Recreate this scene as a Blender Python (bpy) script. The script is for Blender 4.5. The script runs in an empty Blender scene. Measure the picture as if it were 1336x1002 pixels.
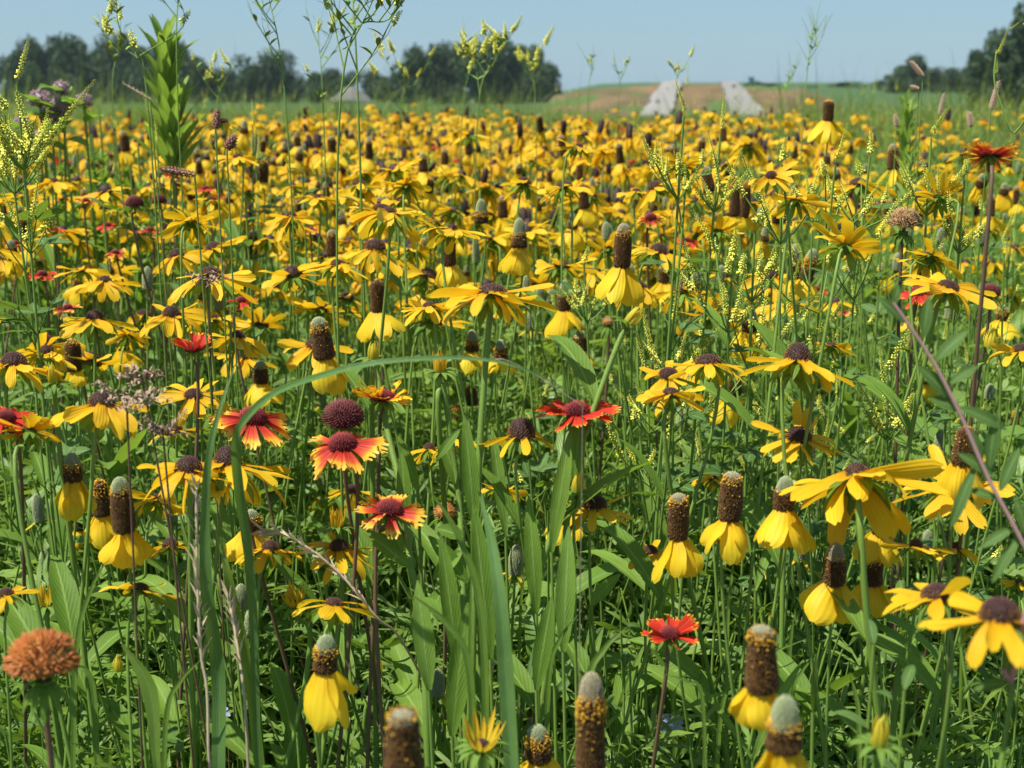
import bpy, math, random
import numpy as np
from mathutils import Vector, Matrix, Euler
rs = np.random.RandomState(7); rnd = random.Random(11)
sc = bpy.context.scene
COL = sc.collection
PI = math.pi; R = math.radians

# ------------------------------------------------------------ camera
FOC = 1670.0; HC = 1.0; PITCH = math.atan((501-118)/FOC)
camd = bpy.data.cameras.new('camera'); cam = bpy.data.objects.new('camera', camd); COL.objects.link(cam)
cam.location = (0, 0, HC); cam.rotation_euler = (PI/2-PITCH, 0, 0)
camd.sensor_width = 36; camd.lens = 36*FOC/1336; camd.clip_end = 5000; camd.clip_start = .02
camd.dof.use_dof = True; camd.dof.focus_distance = 0.95; camd.dof.aperture_fstop = 13
sc.camera = cam
FW = np.array([0, math.cos(PITCH), -math.sin(PITCH)]); UP = np.array([0, math.sin(PITCH), math.cos(PITCH)]); RT = np.array([1., 0, 0]); CP = np.array([0, 0, HC])
def at(px, py, d):                      # a photo pixel at a forward distance -> world point
    return CP + d*(FW + (px-668)/FOC*RT - (py-501)/FOC*UP)
def proj(p):
    v = np.asarray(p)-CP; z = v@FW
    return 668+FOC*(v@RT)/z, 501-FOC*(v@UP)/z, z

# ------------------------------------------------------------ geometry collector
class G:
    def __init__(s): s.v=[]; s.uv=[]; s.r=[]; s.q=[]; s.t=[]; s.qm=[]; s.tm=[]; s.n=0
    def add(s, v, q=None, t=None, uv=None, m=0, r=None):
        v = np.asarray(v, float).reshape(-1,3); k = len(v)
        s.v.append(v); s.uv.append(np.zeros((k,2)) if uv is None else np.asarray(uv,float).reshape(-1,2))
        s.r.append(np.full(k, 0. if r is None else r) if np.isscalar(r) or r is None else r)
        if q is not None and len(q):
            q = np.asarray(q,int).reshape(-1,4); s.q.append(q+s.n); s.qm.append(np.full(len(q),m))
        if t is not None and len(t):
            t = np.asarray(t,int).reshape(-1,3); s.t.append(t+s.n); s.tm.append(np.full(len(t),m))
        s.n += k; return s
    def pack(s):
        c = lambda L, w, d=float: np.concatenate(L) if L else np.zeros((0,w) if w else 0, d)
        return c(s.v,3), c(s.uv,2), c(s.r,0), c(s.q,4,int), c(s.t,3,int), c(s.qm,0,int), c(s.tm,0,int)
    def addg(s, g, M=None, m=None):
        v,uv,r,q,t,qm,tm = g.pack()
        if M is not None: v = v@M[:3,:3].T+M[:3,3]
        s.v.append(v); s.uv.append(uv); s.r.append(r)
        if len(q): s.q.append(q+s.n); s.qm.append(qm if m is None else np.full(len(q),m))
        if len(t): s.t.append(t+s.n); s.tm.append(tm if m is None else np.full(len(t),m))
        s.n += len(v); return s
    def scatter(s, g, Ms):              # Ms (N,4,4)
        v,uv,r,q,t,qm,tm = g.pack(); N=len(Ms); k=len(v)
        if N == 0: return s
        V = np.einsum('nij,kj->nki', Ms[:,:3,:3], v)+Ms[:,None,:3,3]
        s.v.append(V.reshape(-1,3)); s.uv.append(np.tile(uv,(N,1))); s.r.append(np.repeat(rs.rand(N),k))
        off = (np.arange(N)*k+s.n)[:,None,None]
        if len(q): s.q.append((q[None]+off).reshape(-1,4)); s.qm.append(np.tile(qm,N))
        if len(t): s.t.append((t[None]+off).reshape(-1,3)); s.tm.append(np.tile(tm,N))
        s.n += N*k; return s
    def mesh(s, name, mats, smooth=True):
        v,uv,r,q,t,qm,tm = s.pack()
        me = bpy.data.meshes.new(name); nq,nt=len(q),len(t)
        me.vertices.add(len(v)); me.vertices.foreach_set('co', v.astype(np.float32).ravel())
        loops = np.concatenate([q.ravel(), t.ravel()]).astype(np.int32)
        me.loops.add(len(loops)); me.loops.foreach_set('vertex_index', loops)
        me.polygons.add(nq+nt)
        st = np.concatenate([np.arange(nq)*4, nq*4+np.arange(nt)*3]).astype(np.int32)
        me.polygons.foreach_set('loop_start', st)
        me.polygons.foreach_set('material_index', np.concatenate([qm,tm]).astype(np.int32))
        me.polygons.foreach_set('use_smooth', np.full(nq+nt, smooth))
        l = me.uv_layers.new(name='UVMap'); l.data.foreach_set('uv', uv[loops].astype(np.float32).ravel())
        a = me.attributes.new('rnd','FLOAT','POINT'); a.data.foreach_set('value', r.astype(np.float32))
        for m in mats: me.materials.append(m)
        me.update(); me.validate(); return me
def obj(name, me, parent=None, M=None):
    o = bpy.data.objects.new(name, me); COL.objects.link(o)
    if parent is not None: o.parent = parent
    if M is not None: o.matrix_basis = Matrix(M.tolist() if isinstance(M, np.ndarray) else M)
    return o
def tag(o, label=None, cat=None, group=None, kind=None):
    if label: o['label']=label
    if cat: o['category']=cat
    if group: o['group']=group
    if kind: o['kind']=kind
    return o
def T(x,y,z): M=np.eye(4); M[:3,3]=(x,y,z); return M
def RX(a): c,s=math.cos(a),math.sin(a); M=np.eye(4); M[1:3,1:3]=[[c,-s],[s,c]]; return M
def RY(a): c,s=math.cos(a),math.sin(a); M=np.eye(4); M[0,0]=c;M[0,2]=s;M[2,0]=-s;M[2,2]=c; return M
def RZ(a): c,s=math.cos(a),math.sin(a); M=np.eye(4); M[:2,:2]=[[c,-s],[s,c]]; return M
def SC(a,b=None,c=None): return np.diag([a, a if b is None else b, a if c is None else c, 1.])
def frame(n, spin=0.):                  # rotation whose Z is n
    n = np.asarray(n,float); n/=np.linalg.norm(n)
    a = np.array([1.,0,0]) if abs(n[0])<.9 else np.array([0,1.,0])
    x = a-n*(a@n); x/=np.linalg.norm(x); y=np.cross(n,x)
    M=np.eye(4); M[:3,0]=x; M[:3,1]=y; M[:3,2]=n; return M@RZ(spin)
def rmats(pos, yaw, pitch, roll, scale):# vectorised: Rz*Ry*Rx*scale
    n=len(pos); cy,sy,cp,sp,cr,sr=np.cos(yaw),np.sin(yaw),np.cos(pitch),np.sin(pitch),np.cos(roll),np.sin(roll)
    M=np.zeros((n,4,4)); M[:,3,3]=1; M[:,:3,3]=pos
    M[:,0,0]=cy*cp; M[:,0,1]=cy*sp*sr-sy*cr; M[:,0,2]=cy*sp*cr+sy*sr
    M[:,1,0]=sy*cp; M[:,1,1]=sy*sp*sr+cy*cr; M[:,1,2]=sy*sp*cr-cy*sr
    M[:,2,0]=-sp;   M[:,2,1]=cp*sr;          M[:,2,2]=cp*cr
    M[:,:3,:3]*=np.asarray(scale).reshape(n,1,1); return M

def grid(nu, nv, base=0):
    i=np.arange(nu-1)[:,None]; j=np.arange(nv-1)[None]; a=i*nv+j
    return np.stack([a,a+1,a+nv+1,a+nv],-1).reshape(-1,4)
def blade(L, W, a0=0., bend=-.5, p=1., cup=.1, nu=7, nv=5, prof=None, notch=0., rib=0., twist=0., lobes=False, wav=0.):
    """a petal or leaf from the origin towards +X, faces up"""
    t=np.linspace(0,1,nu); s=np.linspace(-1,1,nv)
    ang=a0+bend*t**p
    dx=np.cos(ang)*L/(nu-1); dz=np.sin(ang)*L/(nu-1)
    X=np.concatenate([[0],np.cumsum((dx[:-1]+dx[1:])/2)]); Z=np.concatenate([[0],np.cumsum((dz[:-1]+dz[1:])/2)])
    w=W/2*(prof(t) if prof else np.sin(PI*np.clip(t*.93+.05,0,1))**.6)
    tt,ss=np.meshgrid(t,s,indexing='ij')
    y=ss*w[:,None]; off=cup*w[:,None]*ss**2 + rib*np.cos(ss*PI*2.5)*w[:,None]*(1-tt*.3)
    if wav: off=off+wav*L*np.sin(tt*9+ss*2)*ss
    tw=twist*tt; y,off=y*np.cos(tw)-off*np.sin(tw), y*np.sin(tw)+off*np.cos(tw)
    nx=-np.sin(ang)[:,None]; nz=np.cos(ang)[:,None]
    e=np.zeros_like(tt)
    if notch: e=-notch*L*np.clip((tt-.6)/.4,0,1)**2*(np.cos(ss*PI*(1 if not lobes else 3))*.5+.5 if not lobes else (.5-.5*np.cos(ss*PI*3)))
    x=X[:,None]+nx*off+e*np.cos(ang)[:,None]; z=Z[:,None]+nz*off+e*np.sin(ang)[:,None]
    return G().add(np.stack([x,y,z],-1), grid(nu,nv), uv=np.stack([ss*.5+.5,tt],-1))
def tube(path, rad, sides=6, m=0, g=None, cap=True):
    P=np.asarray(path,float); n=len(P); rad=np.broadcast_to(np.asarray(rad,float),(n,))
    Tn=np.gradient(P,axis=0); Tn/=np.linalg.norm(Tn,axis=1)[:,None]+1e-12
    ref=np.array([0.,1,0]) if abs(Tn[:,1]).mean()<.8 else np.array([1.,0,0])
    A=np.cross(Tn,ref); A/=np.linalg.norm(A,axis=1)[:,None]+1e-12; B=np.cross(Tn,A)
    th=np.arange(sides)/sides*2*PI
    V=P[:,None]+rad[:,None,None]*(np.cos(th)[None,:,None]*A[:,None]+np.sin(th)[None,:,None]*B[:,None])
    i=np.arange(n-1)[:,None]; j=np.arange(sides)[None]; jn=(j+1)%sides
    q=np.stack([i*sides+j,i*sides+jn,(i+1)*sides+jn,(i+1)*sides+j],-1).reshape(-1,4)
    uv=np.stack(np.broadcast_arrays(th[None]/(2*PI),np.linspace(0,1,n)[:,None]),-1)
    g=g or G(); g.add(V,q,uv=uv,m=m); return g
def catmull(pts, k=8):
    P=np.asarray(pts,float); 
    if len(P)<3: return P[0]+(P[1]-P[0])*np.linspace(0,1,k)[:,None]
    P=np.vstack([2*P[0]-P[1],P,2*P[-1]-P[-2]]); out=[]
    for i in range(1,len(P)-2):
        for u in np.arange(k)/k:
            a,b,c,d=P[i-1],P[i],P[i+1],P[i+2]
            out.append(.5*((2*b)+(c-a)*u+(2*a-5*b+4*c-d)*u*u+(3*b-a-3*c+d)*u**3))
    out.append(P[-2]); return np.array(out)
def lathe(prof, sides=14, m=0, g=None):
    g=g or G(); P=np.asarray(prof,float); n=len(P); th=np.arange(sides)/sides*2*PI
    V=np.stack([P[:,0:1]*np.cos(th),P[:,0:1]*np.sin(th),np.broadcast_to(P[:,1:2],(n,sides))],-1)
    i=np.arange(n-1)[:,None]; j=np.arange(sides)[None]; jn=(j+1)%sides
    q=np.stack([i*sides+j,i*sides+jn,(i+1)*sides+jn,(i+1)*sides+j],-1).reshape(-1,4)
    uv=np.stack(np.broadcast_arrays(th[None]/(2*PI),np.linspace(0,1,n)[:,None]),-1)
    return g.add(V,q,uv=uv,m=m)
def spikes(g, prof, n, ln, bs, up=.3, m=0, z0=0., z1=1., jit=.25, blunt=.0, r=None, keep=None):
    """florets in a sunflower spiral over a surface of revolution, each a small four-sided peg"""
    P=np.asarray(prof,float); seg=np.hypot(*np.diff(P,axis=0).T); cum=np.concatenate([[0],np.cumsum(seg)]); 
    ar=np.concatenate([[0],np.cumsum(seg*(P[1:,0]+P[:-1,0])/2+1e-9)]); ar/=ar[-1]
    k=np.arange(n); u=z0+(z1-z0)*(k+.5)/n
    R_=np.interp(u,ar,P[:,0]); Z_=np.interp(u,ar,P[:,1])
    dR=np.interp(u+.01,ar,P[:,0])-np.interp(u-.01,ar,P[:,0]); dZ=np.interp(u+.01,ar,P[:,1])-np.interp(u-.01,ar,P[:,1])
    th=k*2.39996+rs.rand(n)*.1
    if keep is not None:
        kk=rs.rand(n)<keep((u-z0)/(z1-z0))*(.75+.25*np.sin(th*2+u*9)); u,R_,Z_,dR,dZ,th=[q_[kk] for q_ in (u,R_,Z_,dR,dZ,th)]; n=len(u); k=np.arange(n)
    nl=np.hypot(dR,dZ)+1e-12; nr,nz=dZ/nl,-dR/nl
    c,s=np.cos(th),np.sin(th)
    O=np.stack([R_*c,R_*s,Z_],-1); N=np.stack([nr*c,nr*s,nz+up],-1); N/=np.linalg.norm(N,axis=1)[:,None]
    A=np.stack([-s,c,0*c],-1); B=np.cross(N,A)
    L=ln*(1+jit*(rs.rand(n)*2-1)); b=bs
    tip=O+N*L[:,None]
    if blunt>0:
        V=np.stack([O+A*b,O+B*b,O-A*b,O-B*b,tip+A*b*blunt,tip+B*b*blunt,tip-A*b*blunt,tip-B*b*blunt],1)
        q=np.array([[0,1,5,4],[1,2,6,5],[2,3,7,6],[3,0,4,7],[4,5,6,7]]); off=(np.arange(n)*8)[:,None,None]
        uvv=np.zeros((n,8,2)); uvv[:,4:,0]=1; uvv[:,:,1]=u[:,None]
        return g.add(V,(q[None]+off).reshape(-1,4),uv=uvv,m=m,r=np.repeat(rs.rand(n),8))
    V=np.stack([O+A*b,O+B*b,O-A*b,O-B*b,tip],1)
    t=np.array([[0,1,4],[1,2,4],[2,3,4],[3,0,4]]); off=(np.arange(n)*5)[:,None,None]
    uvv=np.zeros((n,5,2)); uvv[:,4,0]=1; uvv[:,:,1]=u[:,None]
    return g.add(V,t=(t[None]+off).reshape(-1,3),uv=uvv,m=m,r=np.repeat(rs.rand(n),5))

# ------------------------------------------------------------ materials
class NT:
    def __init__(s,name,rough=.5):
        m=s.m=bpy.data.materials.new(name); m.use_nodes=True; s.t=m.node_tree; s.t.nodes.clear()
        s.out=s.n('ShaderNodeOutputMaterial')
    def n(s,k,**kw):
        x=s.t.nodes.new(k)
        for a,b in kw.items():
            if a in x.inputs.keys(): pass
            setattr(x,a,b)
        return x
    def l(s,a,b): s.t.links.new(a,b)
    def ramp(s,f,stops,interp='LINEAR'):
        x=s.n('ShaderNodeValToRGB'); x.color_ramp.interpolation=interp; e=x.color_ramp.elements
        while len(e)<len(stops): e.new(.5)
        for a,(p,c) in zip(e,stops): a.position=p; a.color=(*c,1)
        if f is not None: s.l(f,x.inputs[0])
        return x.outputs[0]
    def math(s,op,a,b=None):
        x=s.n('ShaderNodeMath'); x.operation=op
        for i,v in enumerate((a,b)):
            if v is None: continue
            if isinstance(v,(int,float)): x.inputs[i].default_value=v
            else: s.l(v,x.inputs[i])
        return x.outputs[0]
    def mix(s,f,a,b,mode='MIX'):
        x=s.n('ShaderNodeMix'); x.data_type='RGBA'; x.blend_type=mode
        for i,v in ((0,f),(6,a),(7,b)):
            if isinstance(v,(int,float)): x.inputs[i].default_value=v
            elif isinstance(v,tuple): x.inputs[i].default_value=(*v,1)
            else: s.l(v,x.inputs[i])
        return x.outputs[2]
    def noise(s,scale,detail=2,vec=None,rough=.5):
        x=s.n('ShaderNodeTexNoise'); x.inputs['Scale'].default_value=scale; x.inputs['Detail'].default_value=detail; x.inputs['Roughness'].default_value=rough
        if vec is not None: s.l(vec,x.inputs['Vector'])
        return x.outputs[0]
    def rnd(s):
        a=s.n('ShaderNodeAttribute'); a.attribute_name='rnd'; o=s.n('ShaderNodeObjectInfo')
        return s.math('FRACT',s.math('ADD',a.outputs['Fac'],o.outputs['Random']))
    def finish(s,col,rough=.5,trans=0.,tcol=None,bump=None,bstr=.3,bdist=.0005,spec=.4):
        p=s.n('ShaderNodeBsdfPrincipled'); p.inputs['Roughness'].default_value=rough; p.inputs['Specular IOR Level'].default_value=spec
        if isinstance(col,tuple): p.inputs['Base Color'].default_value=(*col,1)
        else: s.l(col,p.inputs['Base Color'])
        if bump is not None:
            b=s.n('ShaderNodeBump'); b.inputs['Strength'].default_value=bstr; b.inputs['Distance'].default_value=bdist
            s.l(bump,b.inputs['Height']); s.l(b.outputs[0],p.inputs['Normal'])
        sh=p.outputs[0]
        if trans:
            t=s.n('ShaderNodeBsdfTranslucent'); c=col if tcol is None else tcol
            if isinstance(c,tuple): t.inputs[0].default_value=(*c,1)
            else: s.l(c,t.inputs[0])
            x=s.n('ShaderNodeMixShader'); x.inputs[0].default_value=trans; s.l(sh,x.inputs[1]); s.l(t.outputs[0],x.inputs[2]); sh=x.outputs[0]
        s.l(sh,s.out.inputs[0]); return s.m
def petal_mat(name, stops, alt, tr=.45):
    k=NT(name); uv=k.n('ShaderNodeUVMap'); sx=k.n('ShaderNodeSeparateXYZ'); k.l(uv.outputs[0],sx.inputs[0])
    mp=k.n('ShaderNodeMapping'); mp.inputs['Scale'].default_value=(9,1.3,1); k.l(uv.outputs[0],mp.inputs[0])
    r=k.rnd(); off=k.n('ShaderNodeVectorMath'); off.operation='ADD'; k.l(mp.outputs[0],off.inputs[0])
    cx=k.n('ShaderNodeCombineXYZ'); k.l(k.math('MULTIPLY',r,37.),cx.inputs[0]); k.l(cx.outputs[0],off.inputs[1])
    ns=k.noise(1.,3,off.outputs[0])
    f=k.math('ADD',sx.outputs[1],k.math('MULTIPLY',k.math('SUBTRACT',ns,.5),.35))
    c=k.ramp(f,stops); c=k.mix(k.math('MULTIPLY',r,.8),c,k.mix(1.,c,alt,'MULTIPLY'))
    w=k.n('ShaderNodeTexWave'); w.inputs['Scale'].default_value=1.6; w.inputs['Distortion'].default_value=1.; k.l(uv.outputs[0],w.inputs[0])
    c=k.mix(k.math('MULTIPLY',w.outputs[1],.10),c,(.45,.2,.005))
    return k.finish(c,.55,tr,bump=w.outputs[1],bstr=.35,bdist=.0004,spec=.25)
def leaf_mat(name, c0, c1, rib, tr=.38, rough=.6, hair=0., spec=.22):
    k=NT(name); uv=k.n('ShaderNodeUVMap'); sx=k.n('ShaderNodeSeparateXYZ'); k.l(uv.outputs[0],sx.inputs[0])
    r=k.rnd(); g=k.n('ShaderNodeNewGeometry'); ns=k.noise(90,3,g.outputs['Position'])
    c=k.mix(r,c0,c1); c=k.mix(k.math('MULTIPLY',ns,.6),c,tuple(x*.5 for x in c0))
    d=k.math('ABSOLUTE',k.math('SUBTRACT',sx.outputs[0],.5))
    c=k.mix(k.math('LESS_THAN',d,.045),c,rib)
    vn=k.math('SINE',k.math('MULTIPLY',k.math('SUBTRACT',sx.outputs[1],k.math('MULTIPLY',d,.55)),75.))
    c=k.mix(k.math('MULTIPLY',k.math('GREATER_THAN',vn,.72),.28),c,rib)
    c=k.mix(k.math('MULTIPLY',k.math('GREATER_THAN',k.noise(260,2,g.outputs['Position']),.70),.35),c,(.30,.27,.10))
    h=k.math('ADD',k.math('ADD',k.math('MULTIPLY',ns,.7),k.math('MULTIPLY',vn,.12)),k.math('MULTIPLY',k.math('SMOOTH_MIN',d,.15),2.))
    tc=k.mix(.6,c,(.32,.50,.03))
    return k.finish(c,rough,tr,tcol=tc,bump=h,bstr=.5,bdist=.001,spec=spec)
def flat_mat(name, c0, c1, rough=.6, sc_=60, tr=0, by='noise', bstr=.3, bdist=.0006):
    k=NT(name); g=k.n('ShaderNodeNewGeometry'); ns=k.noise(sc_,4,g.outputs['Position'])
    f=k.math('ADD',k.math('MULTIPLY',ns,.7),k.math('MULTIPLY',k.rnd(),.4))
    return k.finish(k.mix(f,c0,c1),rough,tr,bump=ns,bstr=bstr,bdist=bdist)
def floret_mat(name, base, tipc, spread=.5):
    k=NT(name); uv=k.n('ShaderNodeUVMap'); sx=k.n('ShaderNodeSeparateXYZ'); k.l(uv.outputs[0],sx.inputs[0])
    a=k.n('ShaderNodeAttribute'); a.attribute_name='rnd'
    c=k.mix(k.math('MULTIPLY',sx.outputs[0],k.math('ADD',k.math('MULTIPLY',a.outputs['Fac'],spread),1-spread)),base,tipc)
    return k.finish(c,.6,spec=.3)
M={}
M['susan']=petal_mat('susan_petal',[(0,(.68,.33,.006)),(.25,(.78,.47,.010)),(1,(.85,.58,.022))],(.98,.84,.8))
M['cone_petal']=petal_mat('coneflower_petal',[(0,(.74,.47,.01)),(.4,(.82,.61,.02)),(1,(.85,.66,.035))],(1.,.88,.8))
M['pale_petal']=petal_mat('opening_petal',[(0,(.45,.48,.04)),(.35,(.72,.52,.03)),(1,(.82,.52,.04))],(1.,.9,.8))
M['bud_petal']=petal_mat('bud_petal',[(0,(.35,.42,.04)),(.4,(.66,.52,.04)),(1,(.78,.62,.06))],(.9,1.,1.))
M['blanket']=petal_mat('blanket_petal',[(0,(.32,.012,.010)),(.36,(.54,.035,.028)),(.54,(.66,.12,.03)),(.68,(.82,.46,.03)),(1,(.86,.60,.10))],(.9,.7,.7),.3)
M['blanket_red']=petal_mat('blanket_petal_red',[(0,(.42,.014,.012)),(.7,(.62,.035,.02)),(.88,(.74,.16,.02)),(1,(.86,.52,.05))],(.9,.6,.6),.3)
M['blanket_gold']=petal_mat('blanket_petal_gold',[(0,(.36,.02,.01)),(.25,(.60,.07,.02)),(.45,(.80,.34,.02)),(.6,(.86,.52,.02)),(1,(.88,.58,.03))],(.95,.85,.8),.3)
M['chicory']=petal_mat('chicory_petal',[(0,(.35,.38,.62)),(1,(.48,.52,.75))],(.9,.9,.9))
M['stem']=flat_mat('green_stem',(.105,.19,.024),(.17,.265,.040),.6,40)
M['stem_dark']=flat_mat('reddish_stem',(.10,.05,.03),(.16,.10,.05),.6,50)
M['stem_pink']=flat_mat('mauve_stem',(.30,.13,.15),(.38,.24,.20),.6,50)
M['hair']=flat_mat('stem_hair',(.38,.46,.24),(.5,.58,.34),.6,50,tr=.3)
M['leaf']=leaf_mat('lance_leaf',(.11,.215,.022),(.20,.32,.042),(.21,.32,.07))
M['leaf_blue']=leaf_mat('bluish_leaf',(.060,.130,.028),(.105,.195,.042),(.15,.24,.07),.3)
M['leaf_light']=leaf_mat('light_leaf',(.15,.27,.035),(.24,.38,.065),(.24,.38,.1),.4)
M['feather']=leaf_mat('feathery_leaf',(.125,.235,.025),(.24,.36,.06),(.15,.24,.07),.35,.45,spec=.4)
M['grass']=leaf_mat('grass_blade',(.105,.200,.020),(.19,.29,.040),(.15,.24,.06),.35,.45,spec=.4)
M['cloverleaf']=leaf_mat('small_leaf',(.065,.150,.022),(.14,.235,.040),(.11,.19,.06),.3,.5)
M['dry']=flat_mat('dry_grass',(.38,.29,.17),(.52,.43,.28),.7,80,tr=.15)
M['dryred']=flat_mat('grass_seed',(.20,.11,.07),(.42,.30,.20),.7,120)
M['disc_core']=flat_mat('susan_disc',(.020,.008,.006),(.04,.014,.010),.7,900)
M['disc_top']=floret_mat('susan_disc_floret',(.028,.010,.008),(.115,.042,.036))
M['disc_ring']=floret_mat('susan_disc_pollen',(.05,.018,.008),(.30,.15,.025),1.)
M['cone_core']=flat_mat('cone_core',(.05,.022,.008),(.08,.035,.012),.8,700)
M['cone_floret']=floret_mat('cone_floret',(.04,.017,.006),(.21,.105,.022),.9)
M['cone_pollen']=floret_mat('cone_pollen',(.08,.03,.005),(.85,.46,.025),.75)
M['tip_core']=flat_mat('cone_tip_core',(.10,.13,.07),(.14,.17,.09),.8,400)
M['tip']=floret_mat('cone_tip_floret',(.14,.17,.08),(.38,.42,.22),.4)
M['tip_tan']=floret_mat('cone_tip_tan',(.16,.14,.08),(.42,.36,.22),.4)
M['gd_core']=flat_mat('blanket_disc',(.07,.008,.01),(.12,.014,.012),.8,500)
M['gd']=floret_mat('blanket_disc_floret',(.08,.008,.01),(.42,.035,.03),.7)
M['gd_dark']=floret_mat('blanket_ball_floret',(.07,.012,.012),(.20,.04,.03),.7)
M['rust_core']=flat_mat('rust_core',(.30,.12,.03),(.42,.2,.05),.8,300)
M['rust']=floret_mat('rust_floret',(.42,.17,.03),(.33,.05,.020),.8)
M['tan_floret']=floret_mat('tan_floret',(.22,.12,.05),(.50,.33,.16),.6)
M['clov']=flat_mat('sweet_clover_yellow',(.64,.66,.06),(.84,.82,.16),.6,200,tr=.3)
M['mauve']=floret_mat('mauve_floret',(.22,.13,.15),(.44,.28,.33),.6)
# ------------------------------------------------------------ flower parts shared by the flowers
def p_susan(t): return np.clip(.34+1.5*t-1.05*t**2,0,1)*np.clip((1.02-t)/.16,0.12,1)**.55
def p_cone(t): return np.clip(.42+1.9*t-1.45*t**2,0,1.05)*np.clip((1.02-t)/.2,0.1,1)**.5
def p_blanket(t): return np.clip(.25+.95*t**.9,0,1.1)*np.clip((1.05-t)/.12,.35,1)**.5
def p_bud(t): return np.clip(.6+.6*t-.9*t**2,0,1)*np.clip((1.02-t)/.3,0.1,1)**.7
def p_lance(t): return np.clip(np.sin(PI*(t*.92+.06))**.8*1.05-.05,.03,1)
def p_grass(t): return np.clip(1-.25*t-.0*t,0,1)*np.clip((1.01-t)/.55,.03,1)
def mk(name, g, mats): return g.mesh(name, mats)
SP=[mk('susan_petal',blade(.030*rnd.uniform(.88,1.1),.0108*rnd.uniform(.8,1.12),0,-rnd.uniform(-.3,.8),1.3,rnd.uniform(-.25,.3),9,7,p_susan,.06*rnd.random(),.03,rnd.uniform(-.8,.8),wav=rnd.uniform(.0,.03)),[M['susan']]) for _ in range(20)]
SPs=[mk('susan_petal',blade(.030*rnd.uniform(.9,1.1),.0112,0,-rnd.uniform(.0,.7),1.1,.2,5,3,p_susan,0,0,rnd.uniform(-.3,.3)),[M['susan']]) for _ in range(5)]
CPm=[mk('coneflower_petal',blade(.025*rnd.uniform(.85,1.15),.0155*rnd.uniform(.85,1.2),0,-rnd.uniform(.2,.8),1.,-rnd.uniform(.15,.5),9,7,p_cone,.09*rnd.random(),.045,rnd.uniform(-.7,.7),wav=.03),[M['cone_petal']]) for _ in range(10)]
BPm={c:[mk('blanket_petal',blade(.024*rnd.uniform(.9,1.1),.017*rnd.uniform(.8,1.1),0,-rnd.uniform(.1,.5),1.,rnd.uniform(.05,.4),9,10,p_blanket,.28,.05,rnd.uniform(-.3,.3),True),[M[c]]) for _ in range(5)] for c in ('blanket','blanket_red','blanket_gold')}
OPm={c:[mk('opening_petal',blade(.024*rnd.uniform(.85,1.1),.0058,0,a*rnd.uniform(.5,1.),1.2,.6,7,5,p_bud,0,.05,rnd.uniform(-.2,.2)),[M[c]]) for _ in range(5)] for c,a in (('pale_petal',.5),('bud_petal',1.1))}
LF=[mk('leaf',blade(.085*rnd.uniform(.85,1.15),.019*rnd.uniform(.85,1.15),0,-rnd.uniform(.3,1.0),1.3,.35,11,7,p_lance,twist=rnd.uniform(-.5,.5),wav=.006),[M['leaf'],]) for _ in range(6)]
LFb=[mk('leaf',blade(.06*rnd.uniform(.85,1.15),.022*rnd.uniform(.85,1.15),0,-rnd.uniform(.2,.7),1.3,.3,11,7,p_lance,twist=rnd.uniform(-.4,.4),wav=.008),[M['leaf_blue'],]) for _ in range(4)]
def calyx_g(n,L,W,droop,bend,mat=0):
    g=G()
    for i in range(n):
        g.addg(blade(L*rnd.uniform(.8,1.15),W,0,-bend,1,.2,6,3,p_lance),RZ(i/n*2*PI+rnd.uniform(-.2,.2))@T(.002,0,-.001)@RY(droop+rnd.uniform(-.2,.2)))
    lathe([(.0001,-.006),(.0028,-.005),(.0055,-.0015),(.006,.0005)],10,g=g); return g
CAL=[mk('calyx',calyx_g(11,.021,.0055,.25,.9),[M['leaf']]) for _ in range(3)]
CALup=[mk('calyx',calyx_g(12,.024,.0055,-.55,1.3),[M['leaf_light']]) for _ in range(3)]
CALs=[mk('calyx',calyx_g(7,.009,.0022,-.1,.3),[M['leaf_light']]) for _ in range(2)]
def dome(r,h,n=8): return [(r*math.sin(a),h*math.cos(a)) for a in np.linspace(PI/2+.25,0.02,n)][::-1][::-1]
def disc_g(r,h,n=260):
    g=G(); P=[(r*math.sin(a),h*math.cos(a)) for a in np.linspace(1.75,.03,9)]
    lathe([(x*.93,z*.93) for x,z in P],14,g=g,m=0)
    spikes(g,P,int(n*.62),.0011,.00042,.2,m=2,z0=0,z1=.62,blunt=.7)
    spikes(g,P,int(n*.5),.0007,.0005,.3,m=1,z0=.6,z1=1.,blunt=.6); return g
DISC=[mk('flower_disc',disc_g(r,h),[M['disc_core'],M['disc_top'],M['disc_ring']]) for r,h in ((.0085,.0075),(.0085,.009),(.009,.0065),(.0083,.0115))]
DISCs=[mk('flower_disc',lathe([(.0083*math.sin(a),h*math.cos(a)) for a in np.linspace(1.75,.03,6)],8),[M['disc_core']]) for h in (.0075,.009)]
def gd_disc(r,h,n,ln,mc,mf,name='flower_disc'):
    g=G(); P=[(r*math.sin(a),h*math.cos(a)) for a in np.linspace(1.8,.03,10)]; lathe([(x*.95,z*.95) for x,z in P],14,g=g)
    spikes(g,P,n,ln,.0007,.15,m=1); return mk(name,g,[M[mc],M[mf]])
GD=gd_disc(.0105,.0085,300,.0028,'gd_core','gd')
GDb=gd_disc(.0125,.0115,420,.0032,'gd_core','gd_dark')
def ball(r,n,ln,mc,mf,bs=.0009,amax=2.3,name='seed_ball'):
    g=G(); P=[(r*math.sin(a)*(1+.03*math.sin(a*7)),r*.86*math.cos(a)*(1+.05*math.sin(a*5))) for a in np.linspace(amax,.03,14)]; lathe([(x*.9,z*.9) for x,z in P],18,g=g)
    spikes(g,P,n,ln,bs,.1,m=1,blunt=.35,jit=.55,keep=lambda t:.97+0*t); return mk(name,g,[M[mc],M[mf]])
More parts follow.
